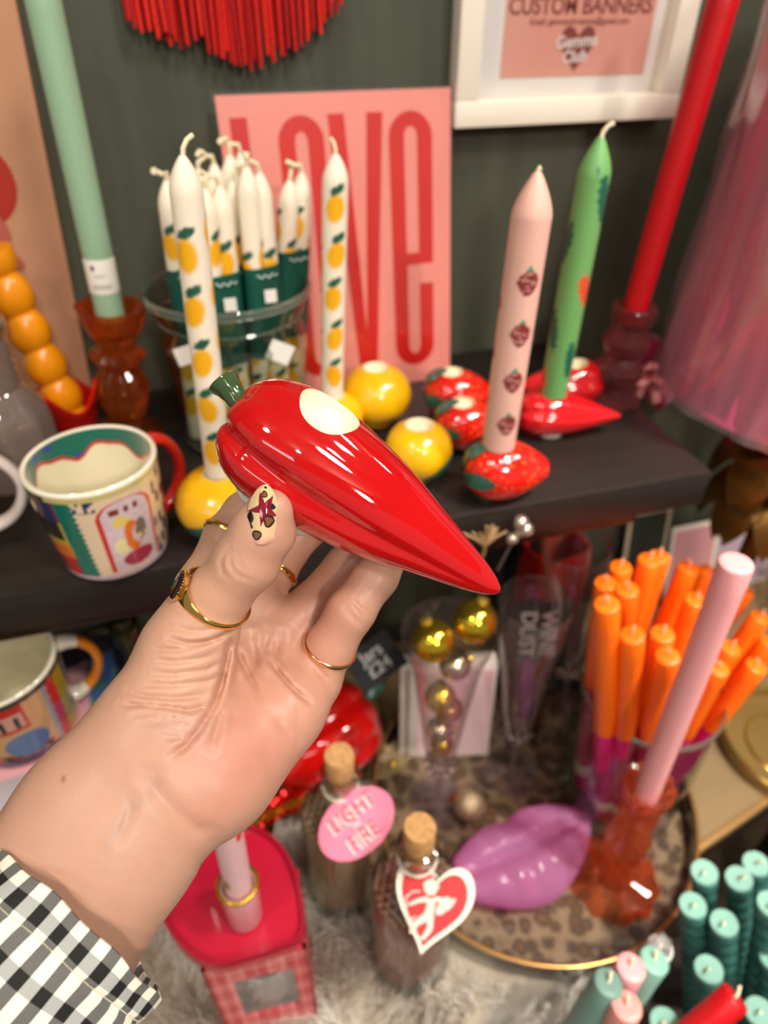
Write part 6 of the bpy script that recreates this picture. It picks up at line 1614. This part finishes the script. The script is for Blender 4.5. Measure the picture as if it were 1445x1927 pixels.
def surface_nets(S, lo, h):
    ins = S < 0
    n = [s_ - 1 for s_ in S.shape]
    cnt = np.zeros(n, dtype=np.uint8)
    for a in (0, 1):
        for b_ in (0, 1):
            for c in (0, 1): cnt += ins[a:a + n[0], b_:b_ + n[1], c:c + n[2]]
    act = (cnt > 0) & (cnt < 8); del cnt
    idx = np.argwhere(act); ids = np.full(n, -1, dtype=np.int32); ids[tuple(idx.T)] = np.arange(len(idx))
    cor = {(a, b_, c): S[idx[:, 0] + a, idx[:, 1] + b_, idx[:, 2] + c] for a in (0, 1) for b_ in (0, 1) for c in (0, 1)}
    acc = np.zeros((len(idx), 3)); num = np.zeros(len(idx))
    for ax_ in range(3):
        o = [q for q in range(3) if q != ax_]
        for u in (0, 1):
            for v in (0, 1):
                k0 = [0, 0, 0]; k0[o[0]] = u; k0[o[1]] = v; k1 = list(k0); k1[ax_] = 1
                s0, s1 = cor[tuple(k0)], cor[tuple(k1)]; m = (s0 < 0) != (s1 < 0)
                t_ = np.where(m, s0 / np.where(m, s0 - s1, 1), 0); P_ = np.tile(np.array(k0, float), (len(idx), 1)); P_[:, ax_] += t_
                acc[m] += P_[m]; num[m] += 1
    V = lo + h * (idx + acc / num[:, None]); Q = []
    for ax_ in range(3):
        o = [q for q in range(3) if q != ax_]
        sl0 = [slice(1, -1)] * 3; sl1 = [slice(1, -1)] * 3; sl0[ax_] = slice(0, -1); sl1[ax_] = slice(1, None)
        a, b_ = ins[tuple(sl0)], ins[tuple(sl1)]
        for flip in (False, True):
            e_ = np.argwhere((~a & b_) if flip else (a & ~b_))
            off = [1, 1, 1]; off[ax_] = 0; e_ = e_ + off
            def g(du, dv): q = e_.copy(); q[:, o[0]] -= du; q[:, o[1]] -= dv; return ids[q[:, 0], q[:, 1], q[:, 2]]
            quad = np.stack([g(1, 1), g(0, 1), g(0, 0), g(1, 0)], 1)
            if flip != (ax_ == 1): quad = quad[:, ::-1]
            Q.append(quad)
    return V, np.concatenate(Q)
Vh, Qh = surface_nets(S, lo, HV); del S
Qh = Qh[(Qh >= 0).all(1)]
uu = CX + F * Vh[:, 0] / Vh[:, 2]; vv = CY - F * Vh[:, 1] / Vh[:, 2]
# skin tones: warm forearm, pinker palm heel, fingertips and creases, one mole, faint vein
def blob(x, y, rx, ry, rot=0.0):
    c_, s_ = cos(rot), sin(rot); a = (uu - x) * c_ + (vv - y) * s_; b_ = -(uu - x) * s_ + (vv - y) * c_
    return np.exp(-((a / rx) ** 2 + (b_ / ry) ** 2))
col = np.tile(np.array(lin('d7a48a')), (len(Vh), 1))
def mixin(c_, wt):
    global col
    col = col + (np.array(lin(c_)) - col) * np.clip(wt, 0, 1)[:, None]
mixin('dc9882', 0.8 * blob(470, 1380, 150, 120)); mixin('d98f7a', 0.55 * blob(470, 1420, 80, 60, -0.6)); mixin('d98f78', 0.45 * blob(420, 1510, 90, 40, -0.7))
mixin('d4917a', 0.6 * blob(600, 1180, 90, 110)); mixin('c98068', 0.5 * blob(615, 1090, 60, 60)); mixin('d99a80', 0.5 * blob(520, 1030, 60, 80)); mixin('e2ac86', 0.5 * blob(390, 1120, 70, 60))
mixin('deb093', 0.6 * blob(345, 1290, 70, 60)); mixin('c9a292', 0.55 * blob(330, 1365, 70, 28)); mixin('d09a7e', 0.35 * blob(300, 1400, 50, 80, 0.4))
for (p_, q_) in (((245, 1500), (225, 1560)), ((225, 1560), (205, 1590)), ((300, 1475), (250, 1520))): mixin('bb9a8c', 0.28 * np.exp(-(dseg(uu, vv, np.array(p_, float), q_) / 11) ** 2))
for pts, w_, dep in creases:
    if dep >= 0.5:
        dd = np.min([dseg(uu, vv, np.array(a, float), b_) for a, b_ in zip(pts, pts[1:])], axis=0); mixin('b46a52', 0.13 * min(1.3, dep) * np.exp(-(dd / (w_ * 0.8)) ** 2))
col = col * 0.79
mixin('8f5632', 0.85 * blob(119, 1466, 4.2, 6.5, 0.3))
Vw = c2w(Vh); root = at_d(330, 1420, 0.25)
me = bpy.data.meshes.new('arm_and_hand'); me.from_pydata((Vw - root).tolist(), [], Qh.tolist()); me.polygons.foreach_set('use_smooth', [True] * len(me.polygons))
at = me.attributes.new('paint', 'FLOAT_COLOR', 'POINT'); at.data.foreach_set('color', np.concatenate([col, np.ones((len(col), 1))], 1).astype(np.float32).ravel())
skin = M('skin', 'dfab84', 0.40, paint=True, sss=0.13, spec=0.4, bump=(700, 0.10), noise=(130, 0.025))
me.materials.append(skin)
per = thing('person', tuple(root), "person's left forearm and hand in gingham cuff with gold rings gripping the pepper", 'person')
arm = bpy.data.objects.new('arm_and_hand', me); COL.objects.link(arm); arm.parent = per
sm_ = arm.modifiers.new('smooth', 'SMOOTH'); sm_.factor = 0.5; sm_.iterations = 2
rl_ = lambda p_: np.asarray(p_) - root
cw = lambda x_, y_, z_: RT * x_ + UP * y_ + FW * z_            # camera frame direction -> world

# ---- thumbnail with leopard spots and a dark red star
n0, n1 = C(489, 1024, 0.2268), C(500, 912, 0.2256)
nlen = 0.0205
def nail_pt(u, v):
    v_ = v; w_px = (24.5 + 5.0 * sin(pi * min(1, v * 0.9 + 0.1))) * (1.0 if v < 0.55 else sqrt(max(0.0, 1 - ((v - 0.55) / 0.45) ** 2.0)) * 0.995 + 0.005)
    if v < 0.14: w_px *= sqrt(max(0.05, 1 - ((0.14 - v) / 0.15) ** 2))
    d = n0[2] + (n1[2] - n0[2]) * v
    px_ = 489 + (500 - 489) * v + u * w_px * 0.985; py_ = 1024 + (912 - 1024) * v + u * w_px * 0.10
    d += 0.0030 * u * u * (w_px / 28) ** 1.2 - 0.0012 * sin(pi * v)
    return c2w(C(px_, py_, d))
NU, NV = 48, 96
tan_, dk_, brn_, star_ = lin('dcbb8c'), lin('1b1210'), lin('7b4a24'), lin('7d0f22')
nudge = lin('d9a08c')
spots = [(0.42, 0.40, 0.36, 0.110, 1), (-0.28, 0.145, 0.34, 0.085, 1), (0.60, 0.645, 0.20, 0.055, 0), (-0.80, 0.42, 0.22, 0.11, 0), (-0.72, 0.28, 0.14, 0.05, 0), (-0.05, 0.835, 0.32, 0.065, 1), (0.02, 0.955, 0.30, 0.020, 0), (-0.90, 0.18, 0.10, 0.05, 0)]
def nail_col(u, v):
    c = mixc(nudge, tan_, min(1, max(0, (v - 0.05) / 0.10)))
    for su, sv, ru, rv, ringed in spots:
        e = ((u - su) / ru) ** 2 + ((v - sv) / rv) ** 2 + 0.14 * sin(3 * atan2((v - sv) / rv, (u - su) / ru) + su * 9)
        if e < 1: c = brn_ if (ringed and e < 0.42) else dk_
    # five pointed star
    x_, y_ = (u - 0.04) * 0.88, (v - 0.60) / 0.30 * 0.92
    rr = sqrt(x_ * x_ + y_ * y_); a = (atan2(y_, x_) - 0.85) % (2 * pi / 5); a = min(a, 2 * pi / 5 - a) / (pi / 5)
    th_ = a * pi / 5; R1_, R2_ = 0.98, 0.36                                  # straight edge from a point to the inner corner
    if rr < R1_ * R2_ * sin(pi / 5) / (R2_ * sin(pi / 5 - th_) + R1_ * sin(th_)): c = mixc(star_, lin('b03a4a'), 0.35 if hsh(round(u * 30), round(v * 60)) > 0.93 else 0.0)
    return c
P, Cc = [], []
for i in range(NV + 1):
    rw, cc_ = [], []
    for j in range(NU + 1):
        u = -1 + 2 * j / NU; rw.append(tuple(rl_(nail_pt(u, i / NV)))); cc_.append(nail_col(u, i / NV))
    P.append(rw); Cc.append(cc_)
nb_ = MB().grid(P, col=Cc)
thk = -FW * -0.0007
edge = [P[0][j] for j in range(NU + 1)] + [P[i][NU] for i in range(1, NV + 1)] + [P[NV][j] for j in range(NU - 1, -1, -1)] + [P[i][0] for i in range(NV - 1, 0, -1)]
nb_.grid([edge, [tuple(np.array(q) + FW * 0.0009) for q in edge]], cv=True, col=[[tan_] * len(edge)] * 2)
nb_.build('thumbnail', M('nail_gel', paint=True, rough=0.06, coat=1.0), per, label='long almond thumbnail painted leopard spots with red star')

# ---- gold rings
gold = M('polished_gold', 'f0c26e', 0.16, metal=1.0); rgold = M('rose_gold', 'f0b888', 0.16, metal=1.0)
def band(name, cpx, a0, a1, r, hw, mat, th=0.0008, label=None, wfun=None):
    """ring round the axis a0 -> a1 (camera frame points), centre cpx"""
    ax_ = a1 - a0; ax_ /= np.linalg.norm(ax_); u_ = np.cross(ax_, [0, 0, -1.0]); u_ /= np.linalg.norm(u_); v_ = np.cross(ax_, u_)
    P = []; N = 72
    for i in range(N):
        a = 2 * pi * i / N; ww = hw * (wfun(a) if wfun else 1); row = []
        for k in range(10):
            b_ = 2 * pi * k / 10; rr = r + th * 0.5 + th * 0.62 * cos(b_)
            row.append(tuple(rl_(c2w(np.array(cpx) + (u_ * cos(a) + v_ * sin(a)) * rr + ax_ * (ww * sin(b_))))))
        P.append(row)
    return MB().grid(P, cu=True, cv=True).build(name, mat, per, label=label), u_, v_, ax_
sc_ = C(407, 1124, 0.2487)
stone_dir = np.array([-0.80, 0.42, -0.55]); stone_dir /= np.linalg.norm(stone_dir)
axd = (C(466, 1052, 0.238) - C(378, 1166, 0.254)); axd /= np.linalg.norm(axd)
sd_ = stone_dir - axd * (stone_dir @ axd); sd_ /= np.linalg.norm(sd_)
u0_ = np.cross(axd, [0, 0, -1.0]); u0_ /= np.linalg.norm(u0_); v0_ = np.cross(axd, u0_); a_st = atan2(sd_ @ v0_, sd_ @ u0_)
sig, u_, v_, ax_ = band('signet_ring', sc_, C(378, 1166, 0.254), C(466, 1052, 0.238), 0.0127, 0.0017, gold, 0.0013, 'gold signet ring with dark oval stone on the thumb',
    wfun=lambda a: 0.85 + 1.5 * exp(-(((a - a_st + pi) % (2 * pi) - pi) / 0.75) ** 2))
lax = axd * 0.55 + np.array([0.15, 0.75, 0.0]); lax -= sd_ * (lax @ sd_); lax /= np.linalg.norm(lax); wax = np.cross(lax, sd_)
def oval(h, sx, sy, mid):
    return [tuple(rl_(c2w(mid + lax * (1.18 * sx * np.sign(cos(t_)) * abs(cos(t_)) ** 0.7) + wax * (1.15 * sy * np.sign(sin(t_)) * abs(sin(t_)) ** 0.8) + sd_ * h))) for t_ in np.linspace(0, 2 * pi, 40, endpoint=False)]
mid = sc_ + sd_ * 0.0134
b = MB().grid([oval(-0.0008, 0.0040, 0.0029, mid), oval(0.0010, 0.0050, 0.0037, mid), oval(0.0014, 0.0050, 0.0037, mid), oval(0.0015, 0.0044, 0.0031, mid)], cv=True)
b.build('bezel', gold, sig)
b = MB().grid([oval(0.0009, 0.0045, 0.0032, mid), oval(0.0021, 0.0045, 0.0032, mid), oval(0.0025, 0.0040, 0.0027, mid), oval(0.00255, 0.0005, 0.0003, mid)], cv=True)
b.f.append(tuple(3 * 40 + j for j in range(40))[::-1]); b.m.append(0); b.build('stone', M('garnet', '2a0507', 0.03, coat=1.0), sig, label='dark oval garnet stone')
bd = MB()
for t_ in np.linspace(0, 2 * pi, 34, endpoint=False):
    q = mid + lax * (0.0058 * np.sign(cos(t_)) * abs(cos(t_)) ** 0.7) + wax * (0.0042 * np.sign(sin(t_)) * abs(sin(t_)) ** 0.8) + sd_ * 0.0015
    bd.ball(tuple(rl_(c2w(q))), 0.00032, 8, 5)
bd.build('milled_edge', gold, sig)
band('finger_ring', C(430, 1006, 0.2945), C(388, 1105, 0.286), C(462, 968, 0.298), 0.0104, 0.0014, gold, 0.0011, 'plain gold band on the index finger')
band('finger_ring', C(517, 1072, 0.2985), C(465, 1140, 0.289), C(566, 998, 0.304), 0.0103, 0.0015, gold, 0.0011, 'gold band on the middle finger')
band('finger_ring', C(621, 1218, 0.2772), C(596, 1272, 0.284), C(655, 1160, 0.2665), 0.0104, 0.0012, rgold, 0.0010, 'thin faceted rose gold band on the little finger')

# ---- gingham shirt cuff
c0_, c1_ = C(153, 1727, 0.2285), C(-185, 2112, 0.2115)
axs = c1_ - c0_; SL = float(np.linalg.norm(axs)); axs /= SL
wv = np.array([0.755, -0.656, 0.02]); wv -= axs * (wv @ axs); wv /= np.linalg.norm(wv); tv = np.cross(axs, wv)
if tv[2] > 0: tv = -tv
NA, NL = 160, 110
def slv(a, l, ins=0.0):
    wr = 0.0007 * sin(3 * a + 90 * l) + 0.0006 * sin(7 * a - 160 * l) + 0.0005 * sin(5 * a + 260 * l)
    lip = -0.0016 * exp(-((l - 0.0105) / 0.0011) ** 2)
    A_, B_ = 0.0365 + 0.05 * l, 0.0285 + 0.04 * l
    e_ = 0.0012 * sin(2 * a + 1.0) + 0.0006 * sin(9 * a)
    return c0_ + axs * (l + (e_ if l < 0.004 else 0) - 0.0105 * sin(a)) + wv * ((A_ + wr + lip * 0.4 - ins) * np.sign(cos(a)) * abs(cos(a)) ** 0.9) + tv * ((B_ + wr + lip * 0.4 - ins) * sin(a))
ls = np.concatenate([np.linspace(0, 0.03, 60), np.linspace(0.031, SL, NL - 60)])
P = [[tuple(rl_(c2w(slv(2 * pi * j / NA, l)))) for j in range(NA)] for l in ls]
Pin = [[tuple(rl_(c2w(slv(2 * pi * j / NA, l, 0.0009)))) for j in range(NA)] for l in ls[:50]]
bS = MB().grid(P, cv=True); bS.grid([Pin[0], P[0]], cv=True); bS.grid(Pin[::-1], cv=True)
# cloth coordinates: metres round the arm and along it
def arc(j): a = 2 * pi * j / NA; return 0.0365 * cos(a) * -1 if False else 0.0365 * cos(a)
gh = []
per_arc = [0.0]
for j in range(NA):
    a, b2 = slv(2 * pi * j / NA, 0.02), slv(2 * pi * (j + 1) / NA, 0.02); per_arc.append(per_arc[-1] + float(np.linalg.norm(b2 - a)))
tot = per_arc[-1]; k_ = round(tot / 0.0088); sc_k = k_ * 0.0088 / tot
q4 = per_arc[NA // 4]
for l in ls: gh += [((per_arc[j] - q4) * sc_k, l, 0) for j in range(NA)]
gh += [((per_arc[j] - q4) * sc_k, ls[0], 0) for j in range(NA)] + [((per_arc[j] - q4) * sc_k, ls[0], 0) for j in range(NA)]
for l in ls[:50][::-1]: gh += [((per_arc[j] - q4) * sc_k, l, 0) for j in range(NA)]
ging = bpy.data.materials.new('gingham_cotton'); ging.use_nodes = True; nt = ging.node_tree; bs = nt.nodes['Principled BSDF']; bs.inputs['Roughness'].default_value = 0.8
at_ = nt.nodes.new('ShaderNodeAttribute'); at_.attribute_name = 'gh'; sp = nt.nodes.new('ShaderNodeSeparateXYZ'); nt.links.new(at_.outputs['Vector'], sp.inputs[0])
def N(op, a, b_=None, c_=None):
    n_ = nt.nodes.new('ShaderNodeMath'); n_.operation = op
    for i, v in enumerate((a, b_, c_)):
        if v is None: continue
        if isinstance(v, (int, float)): n_.inputs[i].default_value = v
        else: nt.links.new(v, n_.inputs[i])
    return n_.outputs[0]
su = N('LESS_THAN', N('ABSOLUTE', N('SUBTRACT', N('FRACT', N('ADD', N('MULTIPLY', sp.outputs['X'], 1 / 0.0088), 100.02)), 0.5)), 0.245)
sv = N('LESS_THAN', N('ABSOLUTE', N('SUBTRACT', N('FRACT', N('ADD', N('MULTIPLY', sp.outputs['Y'], 1 / 0.0137), 100.06)), 0.5)), 0.165)
# diagonal twill ticks in the charcoal stripes
tw = N('GREATER_THAN', N('FRACT', N('MULTIPLY', N('ADD', sp.outputs['X'], N('MULTIPLY', sp.outputs['Y'], 0.8)), 1 / 0.00062)), 0.55)
def mixn(f, a, b_):
    m_ = nt.nodes.new('ShaderNodeMix'); m_.data_type = 'RGBA'
    if isinstance(f, float): m_.inputs['Factor'].default_value = f
    else: nt.links.new(f, m_.inputs['Factor'])
    for s_, v in (('A', a), ('B', b_)):
        sock = [q for q in m_.inputs if q.name == s_ and q.type == 'RGBA'][0]
        if isinstance(v, str): sock.default_value = (*lin(v), 1)
        else: nt.links.new(v, sock)
    return [q for q in m_.outputs if q.type == 'RGBA'][0]
char = mixn(tw, '3a3836', '8a8680'); grey = mixn(tw, 'b4b4ae', '9fa09c')
col_ = mixn(sv, mixn(su, 'f2ead6', char), mixn(su, grey, '15140f'))
nt.links.new(col_, bs.inputs['Base Color'])
nz = nt.nodes.new('ShaderNodeTexNoise'); nz.inputs['Scale'].default_value = 220; bp_ = nt.nodes.new('ShaderNodeBump'); bp_.inputs['Strength'].default_value = 0.25; bp_.inputs['Distance'].default_value = 0.0008
tc = nt.nodes.new('ShaderNodeTexCoord'); nt.links.new(tc.outputs['Object'], nz.inputs['Vector']); nt.links.new(nz.outputs['Fac'], bp_.inputs['Height']); nt.links.new(bp_.outputs['Normal'], bs.inputs['Normal'])
so = bS.build('shirt_cuff', ging, per, label='black, grey and cream gingham shirt cuff')
a2 = so.data.attributes.new('gh', 'FLOAT_VECTOR', 'POINT'); a2.data.foreach_set('vector', np.array(gh, dtype=np.float32).ravel())
# stitched seam along the cuff edge
thr = M('cream_thread', 'd8d0bc', 0.8); sb = MB()
for j in range(0, NA * 2):
    a, b2 = 2 * pi * j / (NA * 2), 2 * pi * (j + 0.62) / (NA * 2)
    sb.tube([tuple(rl_(c2w(slv(a, 0.0102, -0.0002)))), tuple(rl_(c2w(slv(b2, 0.0102, -0.0002))))], 0.00022, 4)
sb.build('seam_stitching', thr, so)
